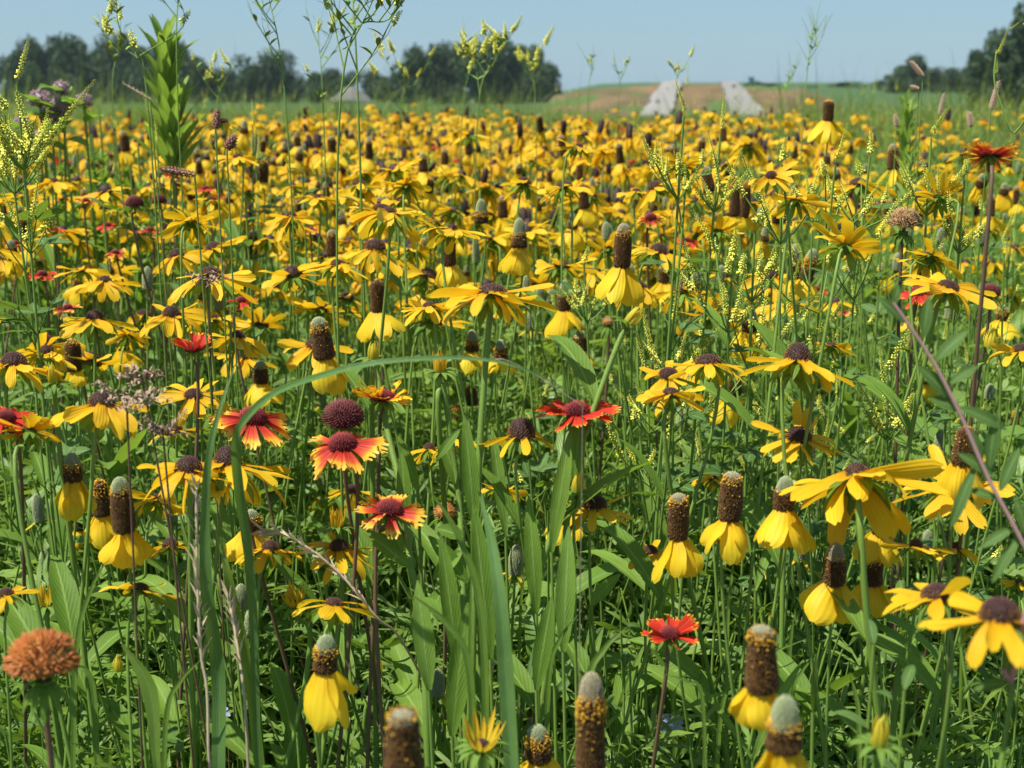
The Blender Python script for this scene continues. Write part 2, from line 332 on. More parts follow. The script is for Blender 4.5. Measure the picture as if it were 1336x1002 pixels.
def cone_prof(h,r,tipf):
    z=np.linspace(0,1,14); rr=np.where(z<.06,.7+z*5,1-.10*z); rr=rr*r; end=np.clip((1-z)/.13,0,1)**.5; rr=rr*np.where(z>.87,end,1); rr[-1]=.0002
    return list(zip(rr,z*h))
def cone_mesh(h,r,tip,tipk='tip',fine=True,pollen=.2):
    """brown column with its ring of open florets; the unopened green tip is a mesh of its own"""
    hb=h*(1-tip); g=G(); P=cone_prof(hb,r,0); w0=rnd.random()*6; P=[(a*(1+.06*math.sin(w0+z/hb*5)-.05*z/hb),z) for a,z in P]
    if tip>0: P=[(a if z<hb*.87 else max(a,r*.72),z) for a,z in P]
    sd=14 if fine else 8
    lathe([(a*.93,z) for a,z in P],sd,g=g)
    A=2*PI*r*hb; n=int(A/(.00095**2)*1.0) if fine else int(A/(.0019**2)); k=1 if fine else 1.9; pollen=pollen*.75
    nb=int(n*(1-pollen))
    spikes(g,P,nb,.0011*k**.5,.00052*k,.35,m=1,z0=0,z1=1-pollen,blunt=.55 if fine else 0)
    spikes(g,P,max(6,int((n-nb)*.9)),.0014*k**.5,.00046*k,.45,m=2,z0=max(0,1-pollen*1.25),z1=1.,blunt=.8 if fine else 0,jit=.5,keep=lambda t:np.clip(t*2.2,.05,.9))
    if fine and pollen<.6: spikes(g,P,int(n*.10),.0013,.0005,.4,m=2,z0=.3,z1=1.,blunt=.7,jit=.5,keep=lambda t:.15+.4*t)
    c=g.mesh('cone',[M['cone_core'],M['cone_floret'],M['cone_pollen']])
    if tip<=0: return c,None
    ht=h*tip+.003; g=G(); z=np.linspace(0,1,9); P=[(r*(.80 if h<.04 else .8)*max(0.02,(1-zz**2.6))**.5,hb-.003+zz*ht) for zz in z]
    lathe([(a*.95,b) for a,b in P],12 if fine else 8,g=g)
    if fine: spikes(g,P,int(2*PI*r*ht*.7/(.00095**2)),.0006,.00055,.3,m=1,blunt=.4)
    return c,g.mesh('cone_tip',[M['tip_core'],M[tipk]])
def tip_mesh(h,r,tipk='tip',fine=True):
    g=G(); z=np.linspace(0,1,11); P=[(r*(.86+.14*math.sin(zz*2.4))*max(.02,(1-zz**3))**.5,zz*h) for zz in z]; lathe([(a*.94,b) for a,b in P],12 if fine else 8,g=g)
    if fine: spikes(g,P,int(2*PI*r*h/(.001**2)),.0006,.00055,.3,m=1,blunt=.4)
    return g.mesh('cone',[M['tip_core'],M[tipk]])
CONES=[cone_mesh(h,r,t,k) for h,r,t,k in ((.016,.0058,.4,'tip'),(.022,.0058,.3,'tip'),(.028,.0058,.25,'tip_tan'),(.030,.006,.12,'tip_tan'),(.020,.0058,.55,'tip'),(.034,.006,.1,'tip_tan'))]
TIPS=[tip_mesh(h,r) for h,r in ((.013,.0045),(.017,.0048),(.021,.005))]

# ------------------------------------------------------------ plants
THINGS=[]
def root_at(name,P): 
    o=bpy.data.objects.new(name,None); o.empty_display_size=.02; COL.objects.link(o); o.location=tuple(P); return o
def stem_path(B,P,ax,bow=.0,k=6):
    P=np.asarray(P); L=max(.05,P[2]-B[2]); bow=bow*2.2 if bow<.035 else bow
    q=P-ax*min(.06,L*.15); mid=(B+q)/2+np.array([rnd.uniform(-1,1),rnd.uniform(-1,1),0])*bow
    return catmull([B,mid,q,P-ax*.004],k)
def hairs(path,rad,n,g,ln=.0016):
    P=np.asarray(path); i=rs.rand(n)*(len(P)-1.01); a=i.astype(int); f=(i-a)[:,None]; O=P[a]*(1-f)+P[a+1]*f
    D=rs.randn(n,3); D[:,2]*=.25; D/=np.linalg.norm(D,axis=1)[:,None]; S=np.cross(D,[0,0,1.]); S/=np.linalg.norm(S,axis=1)[:,None]+1e-9
    O=O+D*rad*.8; V=np.stack([O+S*.00013,O-S*.00013,O+D*ln*(.6+.8*rs.rand(n))[:,None]+np.array([0,0,.0003])],1)
    g.add(V,t=np.arange(n*3).reshape(-1,3),m=1); return g
def add_stem(root,base,path,r0,r1,mat='stem',hair=0):
    path=np.asarray(path)-base; g=tube(path,np.linspace(r0,r1,len(path)),6); 
    if hair: hairs(path,r1,hair,g)
    return obj('stem',g.mesh('stem',[M[mat],M['hair']]),root)
def add_leaves(root,base,path,n,meshes,lo=.15,hi=.8,s=1.,lift=.9):
    path=np.asarray(path)-base
    for i in range(n):
        u=lo+(hi-lo)*(i+rnd.random()*.6)/n; p=path[int(u*(len(path)-1))]
        sc_=s*(1.25-.6*u)*rnd.uniform(.8,1.15)
        obj('leaf',rnd.choice(meshes),root,T(*p)@RZ(i*2.4+rnd.uniform(-.4,.4))@RY(-lift*rnd.uniform(.6,1.25))@SC(sc_))
def axis(toward,side):                  # head axis from tilts in degrees (towards the viewer, to the right)
    a,b=R(toward),R(side); v=np.array([math.sin(b),-math.sin(a),math.cos(a)*math.cos(b)]); return v/np.linalg.norm(v)
def note(root,kind,P,look,label,land,size):
    THINGS.append(dict(o=root,kind=kind,P=np.array(P),look=look,label=label,land=land,size=size))
def base_for(P,ax,spread=.05,B=None):
    if B is not None: return np.array(B,float)
    return np.array([P[0]-ax[0]*.15+rnd.gauss(0,spread),P[1]-ax[1]*.15+rnd.gauss(0,spread),0.])
def susan(P,ax,s=1.,droop=20,n=13,lod=0,disc_s=1.,label=None,land=None,leaves=2,B=None,path=None,hair=0,disc=None,plen=1.,up=False,gaps=0,stem='stem',spread=.04):
    n+=rnd.choice([0,1,2]) if n>9 else 0; P=np.asarray(P,float); B=base_for(P,ax,spread,B); root=root_at('black_eyed_susan',B)
    path=stem_path(B,P,ax,.03) if path is None else catmull(path,8)
    k_=1 if lod==0 and hair else .68
    add_stem(root,B,path,(.0019*s**.5+.0004)*k_,.0015*s**.5*k_,stem,hair)
    disc_s*=.88; H=T(*(P-B))@frame(ax,rnd.random()*6.28)@SC(s)
    obj('flower_disc',(DISC if lod==0 else DISCs)[disc if disc is not None and lod==0 else rnd.randrange(2 if lod else 3)],root,H@SC(disc_s))
    if lod<2: obj('calyx',rnd.choice(CAL),root,H@T(0,0,-.001))
    if lod<2:
        for i in range(n):
            if gaps and rnd.random()<gaps: continue
            M_=H@RZ((i+rnd.uniform(-.38,.38))/n*2*PI)@T(.0055*disc_s,0,rnd.uniform(-.001,.001))@RY(R(droop+rnd.gauss(0,11)))@RX(rnd.gauss(0,.32))@SC(plen*rnd.uniform(.78,1.12),rnd.uniform(.78,1.15),1)
            obj('petal',rnd.choice(SP if lod==0 else SPs),root,M_)
    add_leaves(root,B,path,leaves,LF)
    note(root,'susan',P,('drooping' if droop>30 else 'flat' if droop>12 else 'upswept'),label,land,.07*s*plen)
    return root
def coneflower(P,ax,h=.025,r=.006,tip=.3,n=6,s=1.,droop=62,lod=0,label=None,land=None,tipk='tip',pollen=.2,B=None,gaps=0,plen=1.,spread=.04,shared=None):
    P=np.asarray(P,float); B=base_for(P,ax,spread,B); root=root_at('prairie_coneflower',B)
    path=stem_path(B,P,ax,.03); add_stem(root,B,path,.0013,.0008)
    H=T(*(P-B))@frame(ax,rnd.random()*6.28)@SC(s)
    c,t=shared if shared else cone_mesh(h,r,tip,tipk,pollen=pollen)
    co=obj('cone',c,root,H)
    if t: obj('cone_tip',t,co)
    for i in range(n):
        if gaps and rnd.random()<gaps: continue
        M_=H@RZ((i+rnd.uniform(-.2,.2))/n*2*PI)@T(.0035,0,.0012)@RY(R(droop+rnd.gauss(0,8)))@RX(rnd.gauss(0,.18))@SC(plen*rnd.uniform(.88,1.1),rnd.uniform(.85,1.15),1)
        obj('petal',rnd.choice(CPm),root,M_)
    if lod<1: obj('calyx',rnd.choice(CALs),root,H@RX(PI)@T(0,0,.001)@SC(.6))
    note(root,'coneflower',P,'tall-coned' if h>.026 else 'short-coned',label,land,.05*s); return root
def cbud(P,ax,h=.017,r=.0048,n=0,label=None,land=None,spread=.04,shared=None,s=1.,tipk='tip'):
    P=np.asarray(P,float); B=base_for(P,ax,spread); root=root_at('coneflower_bud',B)
    path=stem_path(B,P,ax,.03); add_stem(root,B,path,.0014,.0009)
    H=T(*(P-B))@frame(ax,rnd.random()*6.28)@SC(s)
    obj('cone',shared or tip_mesh(h,r,tipk),root,H); obj('calyx',rnd.choice(CALs),root,H@SC(.8))
    for i in range(n): obj('petal',rnd.choice(OPm['pale_petal']),root,H@RZ(i/n*2*PI+.3)@T(.004,0,0)@RY(R(rnd.uniform(30,60)))@SC(.5,.8,.6))
    note(root,'bud',P,'bare' if not n else 'short-petalled',label,land,.02); return root
def opening(P,ax,s=1.,spread_deg=25,n=14,mat='pale_petal',label=None,land=None,disc=True,B=None,path=None,hair=0,leaves=2):
    P=np.asarray(P,float); B=base_for(P,ax,.03,B); root=root_at('opening_susan',B)
    path=stem_path(B,P,ax,.03) if path is None else catmull(path,8); add_stem(root,B,path,.0022,.0017,'stem',hair)
    H=T(*(P-B))@frame(ax,rnd.random()*6.28)@SC(s)
    if disc: obj('flower_disc',DISC[0],root,H@SC(.75))
    obj('calyx',rnd.choice(CALup),root,H)
    for i in range(n):
        obj('petal',rnd.choice(OPm[mat]),root,H@RZ((i+rnd.uniform(-.3,.3))/n*2*PI)@T(.0058,0,-.001)@RY(-R(90-spread_deg+rnd.gauss(0,6)))@SC(rnd.uniform(.8,1.1),1.15,1))
    add_leaves(root,B,path,leaves,LF); note(root,'opening',P,'half-open',label,land,.04*s); return root
def blanket(P,ax,s=1.,droop=5,n=12,col='blanket',label=None,land=None,B=None,gaps=0,disc=True,bare=False,dz=1.):
    P=np.asarray(P,float); B=base_for(P,ax,.03,B); root=root_at('blanket_flower',B)
    path=stem_path(B,P,ax,.03); add_stem(root,B,path,.0015,.0012,'stem_dark' if col!='below' else 'stem')
    H=T(*(P-B))@frame(ax,rnd.random()*6.28)@SC(s)
    obj('flower_disc',GDb if bare else GD,root,H@SC(dz if bare else dz*.82)); obj('calyx',rnd.choice(CAL),root,H@T(0,0,-.001)@SC(.8))
    for i in range(0 if bare else n):
        if gaps and rnd.random()<gaps: continue
        obj('petal',rnd.choice(BPm[col]),root,H@RZ((i+rnd.uniform(-.25,.25))/n*2*PI)@T(.007,0,-.001)@RY(R(droop+rnd.gauss(0,14)))@RX(rnd.gauss(0,.38))@SC(rnd.uniform(.8,1.15),rnd.uniform(.75,1.1),1))
    note(root,'blanket',P,'bare' if bare else 'red',label,land,.06*s); return root
# ------------------------------------------------------------ the flowers one can pick out in the photograph
def S(x,y,w,d,dw,tow=5,side=0,droop=20,n=13,label=None,land=None,**k):
    w_=w*d/FOC; s=w_/(.071*math.cos(R(min(60,abs(droop)+12)))); ds=dw*d/FOC/(.017*s)
    tow=tow-12 if tow<14 else tow-5
    droop=droop*.72 if droop>0 else droop
    return susan(at(x,y,d),axis(tow,side),s,droop,n,0,ds,label,land,**k)
S(642,384,165,.80,40,-2,1,16,14,'large black-eyed susan with wide drooping petals high above the long blue-green grass blade','large high susan',leaves=0,disc=2,hair=900,
  path=[at(612,1010,.80),at(618,800,.80),at(625,600,.80),at(634,470,.80),at(642,389,.80)],B=at(612,1120,.80)*[1,1,0])
S(1118,622,178,.76,38,-22,2,26,15,'big black-eyed susan seen from below, its long petals hanging over a coneflower','big susan seen from below',disc=1,hair=500)
S(1305,806,190,.50,56,6,-3,14,12,'out-of-focus black-eyed susan with purple-brown disc at the lower right edge','blurred susan at right edge',disc=1,leaves=1)
S(1222,778,150,.62,42,-2,-4,8,12,'black-eyed susan with a long flat petal reaching left, just behind the blurred one','flat susan behind the blurred one',disc=0)
S(1240,634,150,.78,24,30,-22,4,12,'black-eyed susan facing up and left with petals swept up beside the leafy stem','upswept susan by leafy stem',disc=0)
S(1042,570,112,.82,34,24,2,12,13,'neat black-eyed susan turned to show its speckled dark disc above the green foliage','neat speckled susan',disc=2,hair=250)
S(1040,470,128,.80,38,-2,8,26,12,'black-eyed susan with tall furry disc and petals drooping to the right','furry-disc susan',disc=3,gaps=.12)
S(924,474,108,.85,34,3,0,16,13,'upper right of three black-eyed susans crowded together, held nearly level','level susan of the trio',disc=2,gaps=.08)
S(872,489,82,.90,26,20,-4,12,13,'small upper left black-eyed susan of the crowded three, tilted to show its disc','tilted susan of the trio',disc=2)
S(875,514,94,.84,24,2,0,8,14,'lowest of three crowded black-eyed susans, its flat petals seen edge-on','edge-on susan of the trio',disc=2,hair=250)
S(680,568,88,.80,38,2,0,24,9,'black-eyed susan with tall brown dome disc and few sagging petals near the centre','brown-domed susan',disc=3,gaps=.2)
S(246,613,128,.77,38,4,0,22,13,'black-eyed susan drooping left of the tall grass blade, with round purple-brown disc','susan left of grass blade',disc=1,hair=250)
S(296,606,170,.80,40,-3,6,22,13,'wide black-eyed susan whose petals spread right from behind the tall grass blade','wide susan behind grass blade',disc=3)
S(132,528,128,.80,36,-2,6,24,13,'wide drooping black-eyed susan under the brown grass panicle at left','susan under grass panicle',disc=1)
S(442,714,98,.85,26,14,8,22,12,'small black-eyed susan with pointed drooping petals left of the green leafy stems','pointed susan',disc=0)
S(776,660,92,.82,34,8,2,12,12,'black-eyed susan with near-black disc touching the furled bud','near-black-disc susan',disc=0)
S(848,720,82,.90,22,10,2,8,11,'small black-eyed susan just left of the slender tall-coned flower','small susan by tall cone',disc=0)
S(655,638,80,.90,18,-6,20,6,10,'black-eyed susan seen edge-on between the hairy centre stems',None,disc=1,gaps=.3)
S(252,516,92,.98,24,22,0,14,13,'pale yellow black-eyed susan facing forward beside the panicle',None)
S(228,560,72,1.0,20,6,0,24,9,'thin-petalled black-eyed susan below the brown grass panicle',None,gaps=.3)
S(1237,375,120,.84,28,16,8,10,13,'black-eyed susan turned to the right with shiny speckled disc, beside red flowers','speckled susan by red flowers',disc=2,hair=200)
S(1332,458,80,.84,24,6,4,14,12,'black-eyed susan cut by the right edge with a narrow disc',None)
S(1006,230,78,.86,17,30,-20,0,10,'black-eyed susan high at right with a ringed disc and uneven upturned petals','ring-disc susan',disc=0)
S(1038,262,80,.9,16,-24,14,6,14,'many-petalled black-eyed susan seen from behind, just below the ring-disc one',None)
S(1103,322,100,.82,16,-26,18,-22,13,'orange-tinged black-eyed susan with raised petals seen from its back','raised-petal susan')
S(224,410,92,1.1,24,14,2,14,13,'black-eyed susan with round purple disc showing, in the crowded left of the field',None,disc=1)
S(124,416,106,1.05,25,4,2,20,12,'black-eyed susan with flat ragged petals beside a grey-green bud at left','ragged susan at left')
S(137,367,78,1.25,18,2,2,22,12)
S(107,352,66,1.4,15,2,0,18,12)
S(18,476,110,.85,36,0,2,24,13,'black-eyed susan with broad purple disc at the left edge','broad-disc susan at left edge',disc=1)
S(183,768,112,.78,22,-4,6,10,6,'two-winged black-eyed susan with only side petals left, low at left','two-winged susan',gaps=.3)
S(8,776,80,.75,22,2,0,8,11,'black-eyed susan cut off by the left edge, held flat and low','flat susan at left edge')
S(436,788,120,.78,24,-4,8,14,8,'black-eyed susan with long level petals under the dry grass stalk','level susan under dry stalk',gaps=.15)
S(352,716,94,.85,24,0,8,16,11,'black-eyed susan with ragged petals drooping right behind a short cone')
S(222,712,66,.92,22,0,2,8,11,'thin flat black-eyed susan edge-on between two grey-green buds')
S(440,346,82,1.1,20,2,2,24,11)
S(508,278,118,1.05,22,-4,2,18,14,'wide black-eyed susan seen edge-on above the crowd','wide edge-on susan')
S(275,360,120,1.0,30,2,0,20,14,'broad black-eyed susan beneath the brown seed heads at left','broad susan under seeds')
S(250,290,84,1.1,16,-26,2,4,14)
S(1225,258,66,1.0,13,-28,2,-26,13,'black-eyed susan with spiky raised petals seen from behind at upper right','spiky raised susan')
S(888,216,66,1.0,13,-24,2,-6,14,'black-eyed susan seen from below beside the yellow clover sprig','susan by clover sprig')
S(755,192,54,1.25,12,-6,16,18,10,'long-petalled black-eyed susan standing alone above the far flowers','lone far susan')
S(292,160,40,1.6,14,4,2,24,11)
S(237,166,28,2.0,10,-5,0,26,11)
S(38,562,96,.80,20,-24,-4,-6,14,'black-eyed susan seen from below on a thick fuzzy stem at left','susan from below at left',hair=300)
S(205,652,88,.85,20,-20,2,14,13)
S(168,438,66,1.2,14,-22,2,8,13)
S(936,302,62,1.1,14,-20,0,-22,12)
S(530,243,74,1.25,14,-20,0,4,14)
S(380,283,70,1.3,15,2,0,16,13); S(590,300,84,1.1,16,-6,4,20,12); S(415,258,60,1.5,14,4,0,20,12); S(310,205,54,1.5,13,4,-4,20,12)
S(70,238,60,1.5,14,0,0,20,13); S(30,215,50,1.7,12,2,0,20,12); S(460,640,60,.95,20,2,10,26,10)
S(590,574,70,.95,18,0,-14,26,8); S(560,585,60,.98,16,-4,-6,30,9); S(930,625,64,.95,14,-8,0,14,10,'faint-disced black-eyed susan between two cones at right of centre')
S(1085,452,60,1.0,14,-12,2,14,11); S(1330,760,50,.8,12,-14,0,8,10); S(1195,712,86,.78,18,-8,6,22,9)
S(1245,715,70,.8,16,-10,10,18,9); S(310,440,80,1.05,20,2,4,22,12); S(60,460,80,1.0,20,0,6,22,13); S(560,400,84,.98,18,0,-4,18,13)
S(520,262,62,1.4,14,3,0,18,12); S(830,250,50,1.5,12,4,0,24,11); S(1215,335,80,.95,18,-20,20,24,11)

def C(x,yt,yb,w,pw,yp,tip=.25,side=0,n=6,label=None,land=None,tow=0,**k):
    d=.0125*FOC/w; h=max(.006,(yb-yt)*d/FOC); v=max(4,yp-yb)*d/FOC; hz=max(.002,(pw/2)*d/FOC-.004); L=math.hypot(v,hz)
    return coneflower(at(x,yb,d),axis(tow,side),h,.0060,tip,n,1,math.degrees(math.atan2(v,hz))-14,0,label,land,plen=L/.0235,**k)
C(884,642,703,26,62,750,.06,0,6,'slender tall-coned prairie coneflower with broad hanging petals, left of a matching pair','slender tall cone',tipk='tip_tan')
C(952,614,679,28,74,716,.05,1,7,'prairie coneflower with stout brown column and flared petals, left of a grey-tipped one','stout brown cone',tipk='tip_tan')
C(1022,620,664,27,82,716,.38,2,8,'prairie coneflower with grey-green tip over a wide skirt of yellow petals','wide-skirted cone')
C(1088,706,762,27,76,803,.27,0,7,'prairie coneflower with tan-tipped column below the big susan','tan-tipped cone',tipk='tip_tan')
C(1150,662,696,24,58,736,.1,0,6,'short prairie coneflower hidden under the petals of the big susan','cone under big susan')
C(1138,730,762,24,60,800,.0,2,6,'dark stubby prairie coneflower behind the big susan stem','stubby cone behind stem')
C(994,812,900,38,74,942,.03,-3,5,'large out-of-focus prairie coneflower with long flat-topped brown column','large flat-topped cone',tipk='tip_tan',pollen=.28)
C(1022,903,976,44,80,1030,.46,0,5,'near prairie coneflower with grey-green tip and bright orange pollen ring','orange-ringed near cone',pollen=.42)
C(770,868,1004,37,86,1045,.2,0,5,'tallest prairie coneflower, its mottled column cut by the bottom edge','mottled bottom-edge cone',tipk='tip_tan',pollen=.4)
C(527,922,1012,45,90,1060,.02,0,4,'blurred brown prairie coneflower column in the bottom left of centre','blurred bottom cone',tipk='tip_tan',pollen=.1)
C(704,942,992,31,84,1030,.22,-5,6,'prairie coneflower tilted left with orange pollen band at the bottom edge','tilted bottom cone',pollen=.6)
C(424,826,874,31,72,940,.32,4,4,'prairie coneflower with few wide lemon petals, alone low at left','wide-lemon-petalled cone',tipk='tip',pollen=.6)
C(163,620,694,27,50,736,.16,-2,6,'tall two-toned prairie coneflower, right of a shorter orange-topped one','tall cone at left')
C(134,625,672,21,44,708,.0,-2,5,'orange-topped prairie coneflower just left of the tall two-toned one',None,pollen=.5)
C(95,590,627,24,42,668,.35,2,6,'prairie coneflower with pollen-dotted cone under the susan seen from below',None,pollen=.6)
C(90,660,689,15,54,718,.0,0,6)
C(328,664,692,24,52,728,.3,2,5,'grey-tipped short prairie coneflower behind the tall grass blades',None,pollen=.6)
C(424,413,468,25,54,510,.12,-8,5,'thick leaning prairie coneflower column in front of yellow petals at left of centre','thick leaning cone',pollen=.3)
C(493,365,407,18,62,440,.0,0,5,'smooth dark prairie coneflower column over two big drooping petals','smooth dark cone',pollen=.05)
C(585,305,346,18,46,372,.06,2,6,'dark prairie coneflower left of the grey-tipped one in the upper centre',None)
C(677,285,322,19,46,358,.48,1,7,'grey-green tipped prairie coneflower with full yellow skirt, upper centre','grey-tipped upper cone',pollen=.5)
C(811,292,349,21,60,390,.14,2,8,'prairie coneflower with gold-collared tall column and pleated petals','gold-collared cone',tipk='tip_tan')
C(747,277,298,12.5,34,324,.5,0,6,'little grey-tipped prairie coneflower left of the gold-collared one',None)
C(736,366,404,17,40,437,.45,0,6,'grey-tipped prairie coneflower with narrow skirt right of the large high susan','narrow-skirted cone')
C(616,430,458,17,42,486,.42,0,5,'pollen-banded prairie coneflower under the large high susan',None,pollen=.7)
C(653,443,470,18,46,482,.3,2,4,'half-open prairie coneflower with green knob tip under the large high susan',None,pollen=.7)
C(97,442,484,19,30,500,.0,0,3)
C(757,430,457,17,34,480,.3,0,5,'little prairie coneflower with grey hood above two petals, right of centre','hooded little cone')
C(628,260,290,17,24,300,.5,0,0,'bare grey-tipped cone without petals above the far crowd','bare grey-tipped cone',pollen=.7)
C(1036,320,364,15.5,42,384,.42,-2,4,'left half of a twin-headed prairie coneflower with joined brown columns','twin-headed cone')
C(1051,324,366,17,44,384,.22,12,4,'right half of a twin-headed prairie coneflower, leaning with a pale knob tip',None,pollen=.6)
C(1183,288,322,14,22,334,.0,2,2,'dark prairie coneflower under the fuzzy tan seed head','cone under tan seed head')
C(1080,132,158,13.5,44,188,.0,0,7,'prairie coneflower standing above the far flowers at upper right','high cone at upper right',pollen=.1)
C(978,400,432,20,44,464,.5,0,6,'grey-green tipped prairie coneflower with reddish band, above the trio of susans','reddish-banded cone')
C(957,490,517,18,50,550,.0,0,5)
C(1256,556,606,27,70,650,.0,3,5,'dark thick prairie coneflower behind the leaves of the pink-stemmed plant','cone behind leafy stem',pollen=.05)
C(1323,534,580,12.5,36,640,.02,0,5)
C(433,178,198,10.5,34,219,.1,0,6); C(344,210,238,12,20,250,.0,2,3); C(213,183,202,13,34,219,.0,-6,6)
C(958,236,282,13,30,300,.0,0,4); C(971,237,284,12,30,300,.0,2,4); C(762,240,272,13,30,296,.0,-4,5)
C(732,640,682,19,56,704,.4,-3,4,'grey-tipped prairie coneflower with two loose petals under the furled bud','loose-petalled cone',pollen=.5)
C(380,615,639,13,40,672,.6,-2,6); C(422,617,642,14,36,682,.6,3,6)
C(33,283,314,13,40,342,.0,0,6); C(520,566,592,13,40,616,.45,2,4,'speckled little prairie coneflower right of the two-toned blanket flower','speckled little cone',pollen=.8)
C(616,503,528,15,6,532,.0,-6,0); C(594,527,560,14,6,564,.0,3,0,pollen=.6); C(1307,398,418,15,60,440,.2,2,6,pollen=.7)
C(1210,480,500,14,30,520,.0,2,4); C(552,200,224,11,30,244,.2,0,5); C(866,340,368,14,34,392,.3,0,6); C(906,356,380,13,34,404,.5,0,6)
C(560,232,252,11,28,272,.0,2,5); C(1158,262,286,12,30,306,.0,0,5); C(340,470,500,18,60,528,.2,2,6); C(105,668,690,16,34,712,.3,2,5)

def Bd(x,yt,yb,w,n=0,side=0,label=None,land=None,tipk='tip'):
    d=.0098*FOC/w; return cbud(at(x,yb,d),axis(2,side),(yb-yt)*d/FOC,.0049,n,label,land,tipk=tipk)
for a in [(52,643,680,14.5,2,-3,'grey-green coneflower bud with one dangling petal at left','grey bud at left'),(224,652,680,14,0,0,'smooth grey-green bud left of the wide grass blade','grey bud by grass blade'),(68,656,670,11.5),
 (672,708,748,18,5,3,'pale green cone bud with five short drooping petals in front of the long leaves','five-petalled bud'),(570,870,906,18,4,3,'pale green cone bud with four stubby yellow petals, bottom centre','stubby-petalled bud'),
 (314,760,792,18,0,4,'left and upper of two plump grey-green buds','upper plump bud'),(328,792,826,18,0,3,'right and lower of two plump grey-green buds','lower plump bud'),(299,896,918,11,0,0,'tiny pale green bud hanging low at left by the dry stalks','tiny low bud'),
 (552,938,974,16,3,8,'green bud with a side petal right of the blurred bottom cone',None),(1045,704,728,15,5,0,'stubby green bud with curled yellow-green petals left of the tan-tipped cone','curled-petal bud'),
 (89,392,422,11,0,0,'slim grey bud standing left of the ragged susan','slim grey bud'),(686,360,394,12,2,0),(705,373,396,11,0,-4),(718,378,394,9),(691,408,430,11,5),(488,325,352,11,0,2),(621,308,342,9.5),(1184,294,316,11,0,2,'grey bud right under the fuzzy tan seed head'),(1170,330,352,12),
 (1238,392,415,12),(832,757,774,10,0,0,'small round bud on a thin stem above the red fire-coloured flower'),(421,508,528,10,3),(287,367,402,16,6,-3,'big grey-green bud rising from drooping yellow petals at left','big grey-green bud'),(333,175,200,9),(60,716,744,14),(1209,690,716,14),
 (1225,560,590,14,5),(940,346,366,11),(1290,500,520,12),(1253,790,812,12),(185,690,716,12),(912,760,782,9)]: Bd(*a)

def O(x,y,w,d,sp,mat,n,tow=0,side=0,label=None,land=None,disc=True,**k):
    return opening(at(x,y,d),axis(tow,side),max(.6,w*d/FOC/.042),sp,n,mat,label,land,disc,**k)
O(487,470,38,.85,10,'bud_petal',16,0,2,'furled pale yellow bud in a star of spiky green bracts, above the arching grass tip','furled pale bud',False)
O(574,486,42,.85,10,'pale_petal',14,0,0,'half-open flower with straight upright orange-yellow petals','upright half-open flower')
O(752,642,42,.80,12,'bud_petal',14,2,10,'furled yellow bud with spreading green bracts right of the long leaves','furled yellow bud',False,hair=200)
O(628,975,76,.62,40,'pale_petal',13,4,4,'half-open flower like a yellow shuttlecock at the bottom edge','shuttlecock flower')
O(818,425,40,.80,10,'bud_petal',13,-4,40,'unopened bud leaning right on the thick hairy slanting stem','leaning bud',False,hair=500,path=[at(690,790,.80),at(722,690,.80),at(762,570,.80),at(800,465,.80),at(816,427,.80)],B=at(660,1060,.80)*[1,1,0])
O(440,688,42,.85,16,'pale_petal',13,2,0,'upright half-open yellow cup left of the red fuzzy-centred flower','half-open cup')
O(70,500,38,.85,14,'bud_petal',13,2,0,'pale furled bud in spiky bracts at left','pale bud at left',False)
O(1146,972,46,.55,8,'bud_petal',10,0,0,'blurred closed yellow bud near the lower right corner','blurred closed bud',False)
O(384,790,44,.85,30,'pale_petal',13,6,-4,'half-open cup beside the level susan','low half-open cup')
O(60,790,34,.85,20,'pale_petal',10,0,0,'small upright yellow flower behind a stem at left')
O(155,876,20,1.0,8,'bud_petal',8,0,0,None,None,False); O(492,880,18,.95,8,'bud_petal',8,0,10,'tiny yellow bud low between stems',None,False)
O(1290,455,34,.9,20,'bud_petal',12,-4,10,None,None,False)

def Bl(x,y,w,d,tow,side,droop,n,col,label=None,land=None,**k):
    return blanket(at(x,y,d),axis(tow,side),w*d/FOC/.062,droop,n,col,label,land,**k)
Bl(447,580,116,.80,10,-6,14,11,'blanket','blanket flower with maroon centre and red petals tipped cream-yellow, left of centre','two-toned blanket flower')
Bl(448,546,100,.82,10,0,0,0,'blanket','round maroon petal-less head right behind the two-toned blanket flower','maroon ball',bare=True,dz=1.15)
Bl(500,520,92,.84,-4,4,-38,13,'blanket_gold','cup-shaped yellow blanket flower with red base above the maroon ball','cup-shaped blanket flower')
Bl(330,546,116,.82,8,10,10,12,'blanket','red blanket flower with cream tips crossed by a grass blade','blanket flower behind grass')
Bl(752,537,108,.80,4,0,-8,13,'blanket_red','wide coral-red blanket flower with yellow fringe right of centre','coral-red blanket flower')
Bl(508,666,98,.78,4,10,2,12,'blanket','blanket flower with big fuzzy crimson dome behind a green leaf','fuzzy crimson dome flower',dz=1.15)
Bl(873,828,88,.78,2,4,-22,9,'blanket_red','fire-coloured red and yellow flower low on a dark bare stem','fire-coloured flower',gaps=.1)
Bl(1292,203,84,.74,-16,4,-22,13,'blanket','red and yellow striped blanket flower seen from below on a tall stem at upper right','striped blanket flower')
Bl(252,456,66,.95,0,0,-38,12,'blanket_red','dark red cup with yellow petal tips in the left middle','dark red cup')
Bl(6,546,86,.80,16,0,8,12,'blanket_red','red blanket flower cut off by the left edge','red flower at left edge')
